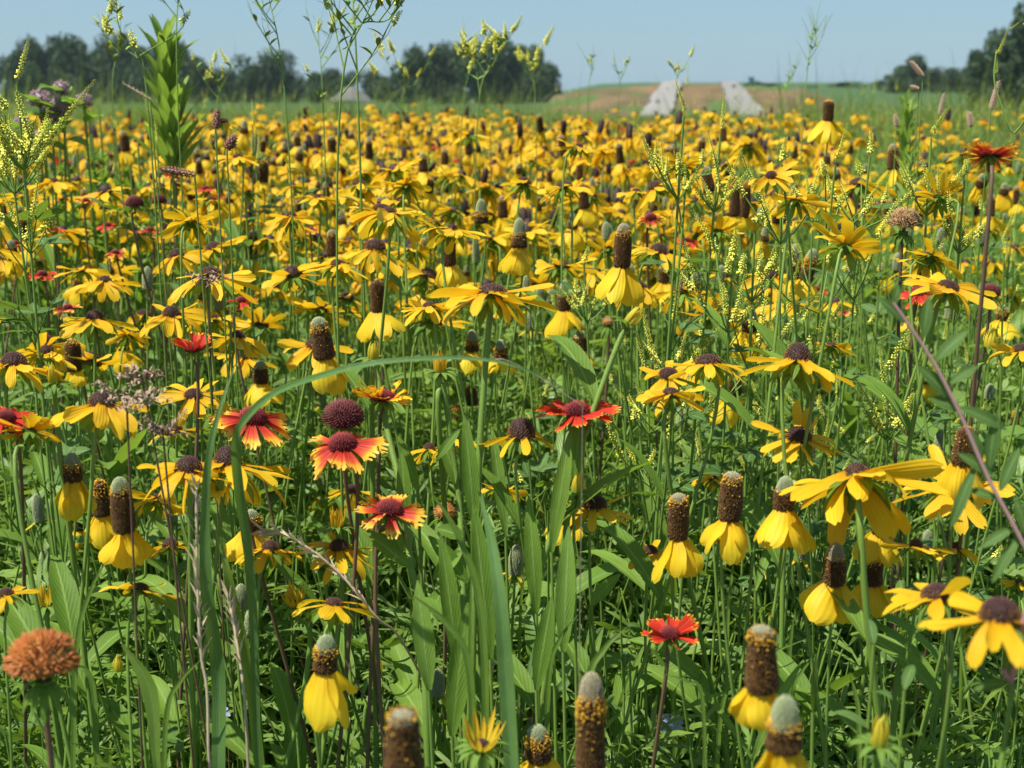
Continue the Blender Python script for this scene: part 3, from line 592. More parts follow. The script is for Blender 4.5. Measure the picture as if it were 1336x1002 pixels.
for a in [(55,358,40,1.3,8,0,10,11,'blanket_red'),(70,300,34,1.5,0,0,0,10,'blanket_red'),(849,284,46,1.3,16,0,6,11,'blanket','pinkish blanket flower with pale rim above the gold-collared cone','pinkish blanket flower'),(1198,382,64,1.0,6,0,12,11,'blanket_red','scarlet blanket flower left of the speckled susan','scarlet blanket flower'),
 (896,314,34,1.5,4,0,4,10,'blanket_red'),(286,256,22,1.9,6,0,0,9,'blanket_red'),(785,206,16,2.4,0,0,0,9,'blanket_red'),(797,208,14,2.4,0,0,0,9,'blanket_red'),(140,294,30,1.6,4,0,8,10,'blanket_red'),(225,228,30,1.6,4,0,8,10,'blanket'),(1176,266,16,2.2,0,0,0,9,'blanket_red'),(620,238,22,2.2,0,0,0,9,'blanket_red'),(640,214,16,2.6,0,0,0,9,'blanket'),(812,168,10,4,0,0,0,9,'blanket_red'),(1100,408,22,1.6,0,0,0,9,'blanket')]: Bl(*a)
for a in [(112,262,30,1.6,6,4,4,10,'blanket'),(268,246,28,1.7,0,-6,6,10,'blanket_red'),(20,318,34,1.5,4,8,8,10,'blanket_red'),(150,330,34,1.4,10,-8,10,11,'blanket'),(405,300,30,1.6,6,0,4,10,'blanket'),(315,392,40,1.2,4,6,6,11,'blanket_red'),(196,300,30,1.55,0,0,8,10,'blanket_red'),(88,402,40,1.2,4,-6,0,11,'blanket'),(1066,378,34,1.3,4,6,6,10,'blanket_red'),(480,318,28,1.6,6,-6,4,10,'blanket_red')]: Bl(*a)
Bl(1292,382,56,1.0,6,0,0,0,'blanket','dark red petal-less head right of the speckled susan','dark red ball',bare=True)
Bl(176,266,50,1.3,6,0,0,0,'blanket','rust-brown petal-less head in the far left crowd',None,bare=True)
Bl(60,446,44,1.2,6,0,0,0,'blanket',None,None,bare=True); Bl(208,262,40,1.5,6,0,0,0,'blanket',None,None,bare=True)
def seedhead(x,y,w,d,mc,mf,label,land,n=420,amax=2.2,tow=0):
    P=at(x,y,d); B=base_for(P,axis(0,0),.02); root=root_at('seed_head_flower',B); path=stem_path(B,P,axis(0,0),.01); r=w*d/FOC/2
    add_stem(root,B,path,.0016,.0014,'stem_dark'); H=T(*(P-B))@frame(axis(tow,2))
    obj('seed_ball',ball(r*.86,n,r*.2,mc,mf,r*.055,amax),root,H); obj('calyx',CAL[0],root,H@T(0,0,-r*.55)@RX(.1)@SC(.7,.7,1.)@T(0,0,0))
    note(root,'seed head',P,'round',label,land,.04)
seedhead(56,864,88,.55,'rust_core','rust','round rusty orange seed head on a brown stem in the lower left corner','rusty seed head',520,1.78)
seedhead(1180,291,42,1.05,'tan_floret','tan_floret','fuzzy flat tan seed head resting above a dark cone at right','fuzzy tan seed head',420,1.75)
seedhead(580,668,28,.95,'rust_core','rust','small brown spent head beside the hairy centre stem','small brown spent head',160)
seedhead(793,420,16,1.3,'rust_core','tan_floret','tiny brown spent head right of the large high susan',None,100)
def chicory(x,y,w,d,label,side):
    P=at(x,y,d); B=base_for(P,axis(20,side),.02); root=root_at('chicory_flower',B); path=stem_path(B,P,axis(20,side),.02); add_stem(root,B,path,.0012,.0009)
    H=T(*(P-B))@frame(axis(20,side))@SC(w*d/FOC/.034)
    for i in range(14): obj('petal',CHI[i%2],root,H@RZ(i/14*6.283+rnd.uniform(-.1,.1))@T(.001,0,0)@RY(-R(rnd.uniform(0,25))))
    obj('calyx',CALs[0],root,H@SC(.7)); note(root,'chicory',P,'pale blue',label,None,.03)
CHI=[mk('chicory_petal',blade(.016,.0055,0,-.3,1,.2,5,5,lambda t:np.clip(.4+.7*t,0,1),.12,.03,0,True),[M['chicory']]) for _ in range(2)]
chicory(875,944,36,.95,'pale lilac-blue chicory flower low in the grass right of the tallest cone',0)
chicory(284,932,34,1.0,'pale blue chicory flower half hidden behind dry stalks low at left',20)
chicory(482,998,26,1.0,'pale lilac chicory flower at the bottom edge left of the blurred cone',-10)
HERO_N=len(THINGS)
print('heroes',HERO_N,len(bpy.data.objects))

# ------------------------------------------------------------ the crowd behind them
def dens(px,py,d):
    f=1.
    if px>830: f=max(.34,1-(px-830)/190)
    if d<1.8: f*=1.5 if (px<600 and 300<py<470) else .75
    if d<1.75 and py>380: f*=1. if px<600 else .3
    if d>3 and px>940: f*=max(.12,1-(px-940)/170)
    if px<200 and d>3: f*=.25+.75*max(0,px)/200
    if py>470: f*=.25 if px<500 else .06
    return f
occ={}
def place(kind,y0,y1,target,hm,hs,minsep=.023):
    out=[]; tries=0
    while len(out)<target and tries<target*200:
        tries+=1
        y=math.sqrt(rs.uniform(y0*y0,y1*y1)); x=rs.uniform(-.47,.47)*y+rs.uniform(-.02,.02)
        h=hm+hs*rs.randn()
        h=min(max(h,.60),.93 if y>2 else .9)
        px,py,z=proj((x,y,h))
        if px<-60 or px>1400 or rs.rand()*1.5>dens(px,py,z): continue
        key=(int(x/minsep),int(y/minsep)); 
        if any((key[0]+a,key[1]+b) in occ for a in (-1,0,1) for b in (-1,0,1)): continue
        occ[key]=1; out.append((x,y,h))
    return sorted(out,key=lambda p:p[1])
for t in THINGS: occ[(int(t['P'][0]/.023),int(t['P'][1]/.023))]=1
sus=place('s',1.08,2.18,226,.79,.062)
for p in sus:
    lod=0 if p[1]<1.5 else 1
    r=rnd.random(); ax=axis(rnd.gauss(-15,13),rnd.gauss(2,12))
    susan(p,ax,rnd.uniform(.82,1.2),rnd.choice([0,6,10,16,24]) if r<.8 else rnd.choice([-22,-10,40]),rnd.choice([10,12,13]),lod,rnd.uniform(.9,1.15),leaves=1 if p[1]<2 else 0,gaps=rnd.choice([0,0,.1,.25]))
cns=place('c',1.12,2.75,225,.81,.06)
for p in cns:
    coneflower(p,axis(rnd.gauss(0,6),rnd.gauss(0,6)),n=rnd.choice([3,5,6,7]),droop=rnd.uniform(40,66),lod=0 if p[1]<1.5 else 1,shared=rnd.choice(CONES),s=rnd.uniform(.85,1.1),gaps=.08)
for p in place('b',1.15,2.8,64,.82,.045): cbud(p,axis(rnd.gauss(0,5),rnd.gauss(0,5)),shared=rnd.choice(TIPS),s=rnd.uniform(.85,1.15))
for p in place('g',1.6,5.0,22,.78,.05): blanket(p,axis(rnd.gauss(4,12),rnd.gauss(0,10)),rnd.uniform(.8,1.),rnd.uniform(-20,15),11,rnd.choice(['blanket','blanket_red','blanket_red']),bare=rnd.random()<.25)
print('things',len(THINGS),len(bpy.data.objects))
# ------------------------------------------------------------ sweet clover and tall weeds
def raceme_g(L,n,dens_=1.,w=.0021):
    """a thin spike hung with small pea flowers all round"""
    g=G(); n_=9; P=np.stack([np.zeros(n_),.10*L*np.linspace(0,1,n_)**2,np.linspace(0,L,n_)],-1); tube(P,np.linspace(.0006,.0003,n_),4,m=0,g=g)
    for i in range(n):
        u=(i+.5)/n; 
        z=u*L*.97+.02*L; a=i*2.4; k=(1.15-.8*u)*w*rnd.uniform(.55,1.05); 
        M_=T(0,.10*L*u*u,z)@RZ(a)@RY(-.1+1.0*(1-u)*rnd.uniform(.3,1.2))@T(.0006,0,0)@SC(k)
        v=[(0,0,0),(.7,.38,.25),(1.9,.1,.1),(1.9,-.1,.1),(.7,-.38,.25),(.9,0,-.45),(1.5,0,.75)]
        g.add(np.array(v)@M_[:3,:3].T+M_[:3,3],q=[(0,1,2,3),(0,3,4,0)][:0],t=[(0,1,2),(0,3,4),(0,1,6),(0,6,4),(0,2,5),(0,5,3),(1,2,6),(4,6,3)],m=1)
    return g
RAC=[raceme_g(L,n).mesh('raceme',[M['stem'],M['clov']]) for L,n in ((.050,100),(.06,120),(.040,84),(.07,130))]
RACt=[raceme_g(L,n,w=.0012).mesh('raceme',[M['stem'],M['clov']]) for L,n in ((.05,16),(.07,20))]
RACw=[raceme_g(L,n,w=.0030).mesh('raceme',[M['stem'],M['clov']]) for L,n in ((.022,60),(.028,70),(.018,44))]
def leaflet3():
    g=G(); tube([(0,0,0),(.012,0,.004),(.02,0,.006)],.0004,3,g=g)
    for a in (-1.1,0,1.1): g.addg(blade(.016,.007,0,-.3,1,.15,5,3,p_lance),T(.02,0,.006)@RZ(a))
    return g
TRI=leaflet3().mesh('leaf',[M['leaf_blue']])
def clover(P,n=6,spread=.05,hgt=.14,label=None,land=None,thin=False,leaves=8,s=1.,lean=0.,B=None,heavy=1):
    """sweet clover: one stem to the ground, racemes fanned along its top"""
    P=np.asarray(P,float); B=np.array([P[0]-lean+rnd.gauss(0,.03),P[1]+rnd.gauss(0,.03),0.]) if B is None else np.array(B,float); root=root_at('sweet_clover',B)
    path=catmull([B,B*.5+P*.5+np.array([rnd.uniform(-.02,.02),0,0]),P],8); add_stem(root,B,path,.0018,.0009); g=G(); L=path-B
    for i in range(n):
        u=1-hgt/max(P[2],.2)*i/max(1,n-1); p=L[min(len(L)-1,int(u*(len(L)-1)))]
        a=i*2.4+rnd.random(); out=spread*rnd.uniform(.5,1.1)*(.35+.65*(i/max(1,n-1)))
        if i==0: out=.001
        e=p+np.array([math.cos(a)*out,math.sin(a)*out,out*rnd.uniform(.5,1.2)+.004]); mid=(p+e)/2+np.array([0,0,-.006*out/.05])
        if i: tube([p,mid,e],[.0007,.0006,.0005],4,g=g)
        d=e-p+np.array([0,0,.01]); d/=np.linalg.norm(d); d=d*.9+np.array([rnd.uniform(-.6,.6),rnd.uniform(-.3,.3),.35]); 
        obj('raceme',rnd.choice(RACt if thin else RAC+RACw),root,T(*e)@frame(d,rnd.random()*6)@SC(s*rnd.uniform(.8,1.15)))
    if g.n: obj('branches',g.mesh('branches',[M['stem']]),root)
    for i in range(leaves):
        u=rnd.uniform(.55,.97); p=L[int(u*(len(L)-1))]; obj('leaf',TRI,root,T(*p)@RZ(rnd.random()*6.28)@RY(-rnd.uniform(.2,.9))@SC(rnd.uniform(.9,1.5)))
    note(root,'clover',P,'bright',label,land,.08)
def CL(x,y,d,**k): clover(at(x,y,d),**k)
CL(22,110,.95,n=18,spread=.022,hgt=.075,label='dense bright spire of yellow sweet clover at the left edge against the far trees',land='left sweet clover spire',s=.85,lean=-.03)
CL(6,150,1.0,n=13,spread=.03,hgt=.07,label='sweet clover at the left edge half cut by the picture side',s=.7)
CL(892,152,.95,n=13,spread=.028,hgt=.05,label='leafy sweet clover sprig with pale yellow top in front of the white embankment strips',land='sprig before white strips',leaves=14,s=.55)
CL(940,176,1.0,n=8,spread=.02,hgt=.04,s=.6,label='short tuft of pale sweet clover right of the leafy sprig')
CL(985,300,.98,n=13,spread=.05,hgt=.10,s=.75,label='full spray of yellow sweet clover in the right middle above the twin-headed cone',land='full clover spray',leaves=10)
CL(955,345,1.0,n=11,spread=.045,hgt=.09,s=.7,label='sweet clover spray just left of and below the full spray')
CL(878,425,1.05,n=11,spread=.04,hgt=.07,s=.7,label='thick yellow sweet clover cluster above the trio of susans',land='thick clover cluster')
CL(1158,490,.95,n=9,spread=.02,hgt=.05,s=.75,label='bright yellow sweet clover knot beside the leafy pink-stemmed plant',land='clover knot by leafy stem')
CL(762,345,1.15,n=8,spread=.03,hgt=.05,s=.7,label='small sweet clover sprig left of the gold-collared cone')
CL(845,495,1.1,n=10,spread=.04,hgt=.08,s=.7,label='sweet clover behind the edge-on susan of the trio')
CL(1020,215,.95,n=9,spread=.04,hgt=.05,s=.6,label='sweet clover sprig leaning over the ring-disc susan')
CL(1090,215,1.0,n=11,spread=.06,hgt=.08,s=.65,thin=False,label='loose sweet clover spray at upper right below the high cone',land='loose upper clover spray')
CL(1135,205,1.05,n=10,spread=.06,hgt=.08,s=.6,label='sweet clover with drooping tips right of the loose upper spray')
CL(1215,180,1.0,n=9,spread=.03,hgt=.08,s=.65,label='narrow sweet clover left of the striped blanket flower')
CL(1258,235,1.0,n=8,spread=.02,hgt=.06,s=.6,label='slim sweet clover sprig just below the striped blanket flower')
for i,(x,y,d) in enumerate([(1075,575,1.15),(905,550,1.25),(690,600,1.2),(1010,420,1.1),(1120,530,1.2),(945,395,1.1),(1000,470,1.2),(1045,545,1.3),(1100,360,1.2),(1150,310,1.3),(880,360,1.3),(1190,440,1.15),(815,455,1.3),(735,300,1.5),(1060,300,1.2),(1130,240,1.4),(1280,280,1.3),(1310,330,1.2),(330,165,1.6),(420,190,1.9),(560,175,2.2),(150,170,1.6),(205,190,1.5),(640,170,2.4),(1000,590,1.2),(1085,470,1.2),(1230,450,1.2),(1290,600,1.0),(940,640,1.3),(760,700,1.25),(735,745,1.3),(1000,760,1.2),(925,800,1.3),(1070,640,1.2),(700,480,1.5),(1290,440,1.2),(1320,300,1.4),(660,510,1.6),(1020,510,1.3),(905,465,1.3),(985,545,1.3),(1155,560,1.1)]):
    CL(x,y,d,n=rnd.choice([5,6,8]),spread=.035,hgt=.08,s=rnd.uniform(.4,.62),leaves=7)
for x,y,d,B in [(1310,50,.85,None)]:
    P=at(x,y,d); Bz=at(1395,420,d)*[1,1,0]; root=root_at('sweet_clover',Bz); path=catmull([Bz,at(1365,330,d),at(1318,170,d),at(1298,110,d),at(1300,65,d)],8); add_stem(root,Bz,path,.0009,.0005)
    for (a,b,c,e,s_) in [(1302,70,1318,38,.8),(1318,38,1336,26,.7),(1300,95,1302,68,.5),(1336,30,1344,48,.5)]:
        A=at(a,b,d); E=at(c,e,d); obj('raceme',RAC[0],root,T(*(A-Bz))@frame(E-A,1.)@SC(np.linalg.norm(E-A)/.055,None,None)@SC(1.1))
    note(root,'clover',P,'bright','tall curved sweet clover arching in front of the dark trees at the right edge','curved clover at right edge',.1)

def weed(P0,P1,nb,blen,d_,label,land=None,yellow=.5,curl=.03,twigs=2,name='tall_sweet_clover',r=.0012,first=.35,s=.6):
    """a tall open weed: long bare branches ending in thin racemes, drawn up against the sky"""
    B=np.array([P0[0],P0[1],0.]); root=root_at(name,B); L=[B*0,(P0-B)*1.,(P1-B)]; L=catmull(L,14); add_stem(root,B,L+B,r,r*.35)
    g=G(); tips=[]
    for i in range(nb):
        u=first+(1-first)*(i+.5)/nb; p=L[int(u*(len(L)-1))]; a=rnd.choice([0,PI])+rnd.gauss(0,.7); l=blen*rnd.uniform(.55,1.2)*(1.25-u*.75)
        e=p+np.array([math.cos(a)*l*.55,math.sin(a)*l*.4,l*.85]); m=(p+e)/2+np.array([math.cos(a)*l*curl,0,-l*.03]); bp=catmull([p,m,e],6); tube(bp,np.linspace(r*.5,r*.2,len(bp)),4,g=g); tips.append((e,e-m))
        for j in range(twigs):
            q=bp[int(rnd.uniform(.3,.9)*(len(bp)-1))]; a2=rnd.random()*6.28; l2=l*rnd.uniform(.15,.35); e2=q+np.array([math.cos(a2)*l2*.6,math.sin(a2)*l2*.4,l2*.8]); tube([q,(q+e2)/2+np.array([math.cos(a2)*l2*.1,0,0]),e2],r*.2,3,g=g); tips.append((e2,e2-q))
            for _ in range(2):
                q2=bp[int(rnd.uniform(.2,.95)*(len(bp)-1))]; g.addg(blade(.014,.004,0,-.5,1,.1,4,2),T(*q2)@RZ(rnd.random()*6.28)@RY(-.7))
    tips.append((L[-1],L[-1]-L[-3]))
    obj('branches',g.mesh('branches',[M['stem']]),root)
    for e,dv in tips:
        if rnd.random()<.12: continue
        yl=rnd.random()<yellow; m_=rnd.choice(RACw) if yl else rnd.choice(RACt); k=s*rnd.uniform(.5,1.0)*(1.25 if yl else .8)
        obj('raceme',m_,root,T(*e)@frame(dv/np.linalg.norm(dv)+np.array([rnd.uniform(-.3,.3),0,.1]),rnd.random()*6)@SC(k*.9,k*.9,k))
    note(root,'weed',P1+0,'tall',label,land,.2)
weed(at(440,230,1.0),at(520,5,1.0),10,.15,1,'tall branching weed with yellow sprigs rising against the sky, left of centre','tall branching weed',.8,first=.55,s=.8,r=.0013,twigs=3)
weed(at(380,250,1.25),at(345,-40,1.25),7,.11,1,'thin dark bare weed with tiny buds reaching the top edge at left','bare weed at top edge',.1,first=.62,s=.55)
weed(at(470,220,1.2),at(455,-60,1.2),7,.12,1,'spindly weed crossing the top edge beside the branching one','spindly weed',.35,first=.6,s=.7,r=.0016)
weed(at(425,230,1.5),at(415,40,1.5),5,.10,1,'pale slender weed with few yellow tips before the low trees','pale slender weed',.6,first=.6,s=.6)
weed(at(620,230,1.6),at(650,60,1.6),6,.10,1,'yellow-tipped weed in front of the big dark grove','yellow-tipped weed by grove',.9,first=.62,s=.8)
weed(at(600,230,1.9),at(622,60,1.9),3,.10,1,'upright yellow spikes of clover in front of the big dark grove',None,.95,first=.68,s=.95)
weed(at(235,200,1.3),at(237,-50,1.3),4,.10,1,'dark wiry weed above the leafy milkweed reaching the top edge','wiry weed over milkweed',.3,first=.7,s=.6)
weed(at(200,230,1.2),at(175,60,1.2),3,.11,1,'weed with arching yellow sprays left of the leafy milkweed','arching weed left of milkweed',.95,first=.66,curl=.35,s=.8)
weed(at(1045,210,1.9),at(1060,40,1.9),5,.06,1,'faint feathery weed alone against the sky at right','faint feathery weed',.0,first=.72,s=.9,r=.0012)
weed(at(1015,210,2.2),at(1030,95,2.2),3,.07,1,'short faint weed left of the feathery one against the sky',None,.1,first=.72,s=.8,r=.0012)
weed(at(880,190,2.0),at(885,92,2.0),2,.05,1,'tiny faint weed with a yellow tip between the white strips and the sky',None,.9,first=.8,s=.5,r=.001)
weed(at(765,190,2.4),at(775,80,2.4),2,.08,1,'faint curved weed against the sky left of the embankment','faint curved weed',.4,first=.75,s=.7,r=.0012)
weed(at(805,190,2.4),at(812,92,2.4),2,.06,1,'small faint weed nearest the embankment against the sky',None,.4,first=.78,s=.7,r=.0012)
weed(at(150,220,1.7),at(155,50,1.7),3,.09,1,'thin weed with a yellow tip before the left trees',None,.6,first=.7,s=.7)
weed(at(285,240,1.7),at(290,100,1.7),4,.08,1,'low yellowish weed right of the leafy milkweed',None,.8,first=.7,s=.6)
weed(at(520,210,2.0),at(545,100,2.0),5,.09,1,'bushy yellowish weed below the big dark grove on its left',None,.8,first=.6,s=.9)
weed(at(700,210,2.0),at(690,75,2.0),4,.08,1,'weed with yellow plumes before the right end of the big dark grove',None,.9,first=.7,s=.9)

# ------------------------------------------------------------ broad-leaved plants
def leafy(B,P,n,meshes,lo,hi,s,lift,mat,r,name,label,land,top=0,phi=2.4,taper=.5,path=None):
    B=np.array(B,float); root=root_at(name,B); path=catmull([B,(B+P)/2,P],60) if path is None else path; g=tube(path-B,np.linspace(r,r*.6,len(path)),7); obj('stem',g.mesh('stem',[M[mat]]),root)
    for i in range(n):
        u=lo+(hi-lo)*i/max(1,n-1); p=path[int(u*(len(path)-1))]-B; k=s*(1-taper*(i/n))*rnd.uniform(.85,1.15)
        obj('leaf',rnd.choice(meshes),root,T(*p)@RZ(i*phi+rnd.uniform(-.3,.3))@RY(-lift*rnd.uniform(.8,1.2))@SC(k))
    note(root,'leafy plant',P,'leafy',label,land,.2)
BL=[mk('leaf',blade(.11,.045,0,-rnd.uniform(.1,.8),1.4,.3,11,7,p_lance,twist=rnd.uniform(-.3,.3),wav=.01),[M['leaf_light']]) for _ in range(4)]
BLd=[mk('leaf',blade(.10,.05,0,-rnd.uniform(.3,.9),1.4,.3,9,7,p_lance,twist=rnd.uniform(-.3,.3),wav=.01),[M['leaf_light']]) for _ in range(4)]
M['leaf_pale']=leaf_mat('pale_leaf',(.21,.33,.05),(.32,.44,.10),(.34,.45,.16),.45)
BLn=[mk('leaf',blade(.062,.013,0,-rnd.uniform(.1,.9),1.4,.3,9,5,p_lance,twist=rnd.uniform(-.3,.3),wav=.01),[M['leaf_pale']]) for _ in range(4)]
P=at(214,60,1.55); leafy([P[0]+.01,P[1],0],P,80,BLn,.85,1.,1.2,1.1,'stem',.003,'milkweed_plant','tall leafy green milkweed with upright broad leaves rising above the trees at left','leafy milkweed',taper=.35)
P=at(1184,135,1.75); leafy([P[0],P[1],0],P,50,BLn,.88,1.,.8,1.0,'stem',.004,'milkweed_plant','stout leafy green plant standing in the grass at right under the green field','stout green plant',taper=.45)
P=at(1190,200,1.6); leafy([P[0]-.03,P[1],0],P,14,BLn,.88,1.,.7,.9,'stem',.003,'milkweed_plant','lower leafy plant in front of the stout green one at right',None)
def milkbloom(x,y,w,d,label):
    P=at(x,y,d); B=np.array([P[0]+rnd.uniform(-.05,.05),P[1],0]); root=root_at('pink_milkweed',B); path=stem_path(B,P,axis(0,0),.01); add_stem(root,B,path,.002,.0015); r=w*d/FOC/2
    obj('flower_ball',ball(r*.85,110,r*.3,'mauve','mauve',r*.11,2.5,'flower_ball'),root,T(*(P-B)))
    for i in range(5):
        p=(path-B)[int((.6+.075*i)*(len(path)-1))]; obj('leaf',rnd.choice(BLd),root,T(*p)@RZ(i*2.5+rnd.random())@RY(-.5)@SC(.42))
    note(root,'pink milkweed',P,'mauve',label,None,.04)
for x,y,w,l in [(80,115,17,'topmost and pinkest'),(52,130,24,'left end'),(82,138,24,'largest middle'),(110,132,18,'rightmost upper'),(66,150,22,'lower middle'),(52,181,19,'lowest'),(28,162,17,'dim far-left')]:
    milkbloom(x,y,w*1.15,1.7,f'{l} mauve milkweed ball in the leafy clump before the left trees')
for i,(x,y) in enumerate([(20,190),(60,205),(100,195),(140,200),(45,225),(120,175),(160,165),(85,175),(170,215),(10,230),(130,150),(40,165),(75,160),(115,145),(150,185),(25,205),(90,220),(180,190)]):
    P=at(x,y,2.0+.1*(i%4)); leafy([P[0],P[1],0],P,30,BLd,.74,.93,.42,1.0,'stem',.003,'leafy_weed',None,None)
for x,y,d in [(470,268,1.3),(395,225,1.5),(135,270,1.4),(320,255,1.3),(560,290,1.6),(1030,330,1.2),(230,300,1.4),(880,600,1.3),(650,330,1.5)]:
    P=at(x,y,d); leafy([P[0]+rnd.uniform(-.03,.03),P[1],0],P,18,LFb,.55,1.,.75,.6,'stem',.0018,'leafy_weed',None,None)
# pink-stemmed leafy plant close at the right, out of focus
d=.56; pts=[at(1420,1050,d),at(1380,810,d),at(1330,700,d),at(1290,625,d),at(1255,545,d),at(1222,480,d),at(1190,430,d),at(1165,395,d)]
B=np.array([pts[0][0]+.05,pts[0][1]+.02,0]); path=catmull([B]+pts,8); root=root_at('pink_stemmed_plant',B); g=tube(path-B,np.linspace(.0011,.0007,len(path)),7); obj('stem',g.mesh('stem',[M['stem_pink']]),root)
def leaf_px(root,B,x0,y0,x1,y1,w,d,mat='leaf_blue',d1=None,sag=.1,nm='leaf',roll=0):
    """a lance leaf with its base and tip given, width in photo pixels"""
    A=at(x0,y0,d); E=at(x1,y1,d if d1 is None else d1); L=np.linalg.norm(E-A); X=(E-A)/L; V=A-CP; V/=np.linalg.norm(V); Y=np.cross(-V*.9+np.array([0,0,.55]),X); Y/=np.linalg.norm(Y); Z=np.cross(X,Y)
    Mx=np.eye(4); Mx[:3,0]=X; Mx[:3,1]=Y; Mx[:3,2]=Z; Mx[:3,3]=A-B
    obj(nm,blade(L*1.03,w*d/FOC*.62,sag*2,-sag*4,1,.3,11,7,p_lance,twist=rnd.uniform(-.25,.25),wav=.006).mesh(nm,[M[mat]]),root,Mx@RX(roll))
for a in [(1225,480,1197,498,1,1),(1240,520,1198,478,32),(1252,535,1212,520,30),(1252,532,1312,560,30),(1222,470,1262,432,30),(1205,440,1212,388,26),(1180,420,1145,388,24),(1295,620,1250,592,28),(1290,612,1300,540,30),(1305,640,1330,585,26),(1272,610,1240,690,26),(1320,690,1280,715,24),(1300,650,1262,640,24),(1262,560,1282,600,26),(1240,500,1275,478,24),(1340,700,1325,650,24),(1168,396,1172,372,18),(1330,700,1295,760,24)][1:]:
    leaf_px(root,B,*a[:5],d+.005)
note(root,'leafy plant',at(1250,545,d),'leafy','blurred dark-leaved plant with a slanting pink stem close at right','leafy pink-stemmed plant',.2)
B=np.array([at(1360,1000,.5)[0]+.02,at(1360,1000,.5)[1],0]); root=root_at('pink_stemmed_plant',B); path=catmull([B,at(1350,960,.5),at(1318,890,.5),at(1308,872,.5)],8); obj('stem',tube(path-B,.0013,7).mesh('stem',[M['stem_pink']]),root)
leaf_px(root,B,1310,880,1330,820,30,.5); leaf_px(root,B,1318,890,1270,900,26,.5); note(root,'leafy plant',at(1318,890,.5),'leafy','short crimson bare stem in the lower right corner',None,.1)
# leafy light-green shoots low at right
for (x,y,d,lab) in [(1140,840,.60,'soft light-green leafy shoot out of focus below the flat susan at lower right'),(1180,900,.58,'light-green leafy shoot in the lower right, below the first shoot'),(1015,840,.9,None),(815,870,.9,'small bright green shoot with paired leaves left of the fire-coloured flower')]:
    P=at(x,y,d); B=np.array([P[0],P[1],0]); leafy(B,P,12,LFb,.72,1.,.5 if d<.8 else .45,.7,'stem',.0014,'leafy_weed',lab,None)
# ------------------------------------------------------------ hairy centre plants with long leaves
def centre(pts,leaves,label,land,r=.0024,d=.80):
    P=[at(x,y,dd) for x,y,dd in pts]; B=P[0]*[1,1,0]; root=root_at('hairy_stemmed_plant',B); path=catmull([B]+P,8); g=tube(path-B,np.linspace(r*1.1,r*.8,len(path)),7); hairs(path-B,r,900,g); obj('stem',g.mesh('stem',[M['stem'],M['hair']]),root)
    for a in leaves: leaf_px(root,B,*a[:5],a[5],a[6] if len(a)>6 else 'leaf')
    note(root,'leafy plant',P[-1],'leafy',label,land,.15)
centre([(560,1060,.80),(548,800,.80),(536,740,.80),(528,660,.82),(505,560,.84),(489,470,.85)],[(530,680,524,590,30,.81),(535,740,470,690,34,.78),(525,720,500,660,30,.78),(520,620,498,560,20,.84)],'hairy green stem with clasping leaves carrying the furled pale bud','furled bud stem')
centre([(608,1060,.84),(606,860,.84),(603,740,.85),(598,640,.86),(578,500,.85)],[(604,700,570,690,36,.84),(602,720,566,755,34,.80),(600,640,572,560,32,.86),(610,760,560,700,36,.8)],'hairy green stem in the centre below the upright half-open flower','centre leafy stem')
for a in [(598,870,575,700,40,.78),(640,860,618,660,44,.77),(620,690,606,545,36,.79),(600,560,570,600,20,.85),(700,800,690,650,36,.8),(720,720,745,560,34,.79),(748,640,760,520,34,.8),(735,850,742,690,42,.78),(560,900,545,760,44,.74),(590,960,610,790,50,.72),(700,900,720,780,40,.76),(770,790,808,750,30,.85),(660,700,642,560,28,.86),(545,640,520,570,26,.88)]:
    P0=at(a[0],a[1],a[5]); B=np.array([P0[0],P0[1]+.01,0]); root=root_at('lance_leaf_shoot',B); obj('stem',tube([B*0,(P0-B)*[.5,.5,.5]+[.01,0,0],(P0-B)],[.0015,.0013,.0011],5).mesh('stem',[M['stem']]),root)
    leaf_px(root,B,*a[:5],a[5],rnd.choice(['leaf','leaf_light'])); note(root,'leaf shoot',at(a[2],a[3],a[5]),'broad',None,None,.08)
HEADS=[(*proj(t['P']),) for t in THINGS[:HERO_N]]
def clear(x0,y0,x1,y1,d,rad=46):
    for hx_,hy_,hz_ in HEADS:
        if d>hz_+.01: continue
        for f_ in (0,.25,.5,.75,1.):
            if math.hypot(x0+(x1-x0)*f_-hx_,y0+(y1-y0)*f_-hy_)<rad: return False
    return True
for i in range(46):      # more lance-leaved shoots through the lower field
    x=rnd.uniform(-20,1350); y=rnd.uniform(640,1010); d=rnd.uniform(.62,1.0); 
    if (700<x and y<760) or not clear(x,y,x,y-110,d,60): continue
    P0=at(x,y,d); B=np.array([P0[0],P0[1],0]); root=root_at('lance_leaf_shoot',B); obj('stem',tube([B*0,(P0-B)*.5+[.012,0,0],P0-B],[.0015,.0012,.001],5).mesh('stem',[M['stem']]),root)
    for _ in range(rnd.choice([1,2,3])):
        leaf_px(root,B,x,y,x+rnd.gauss(0,45),y-rnd.uniform(70,150),rnd.uniform(12,24),d,rnd.choice(['leaf','leaf','leaf','leaf_light','leaf_blue']),d+rnd.uniform(-.04,.04),rnd.uniform(.05,.3))
    note(root,'leaf shoot',at(x,y-50,d),'broad',None,None,.08)

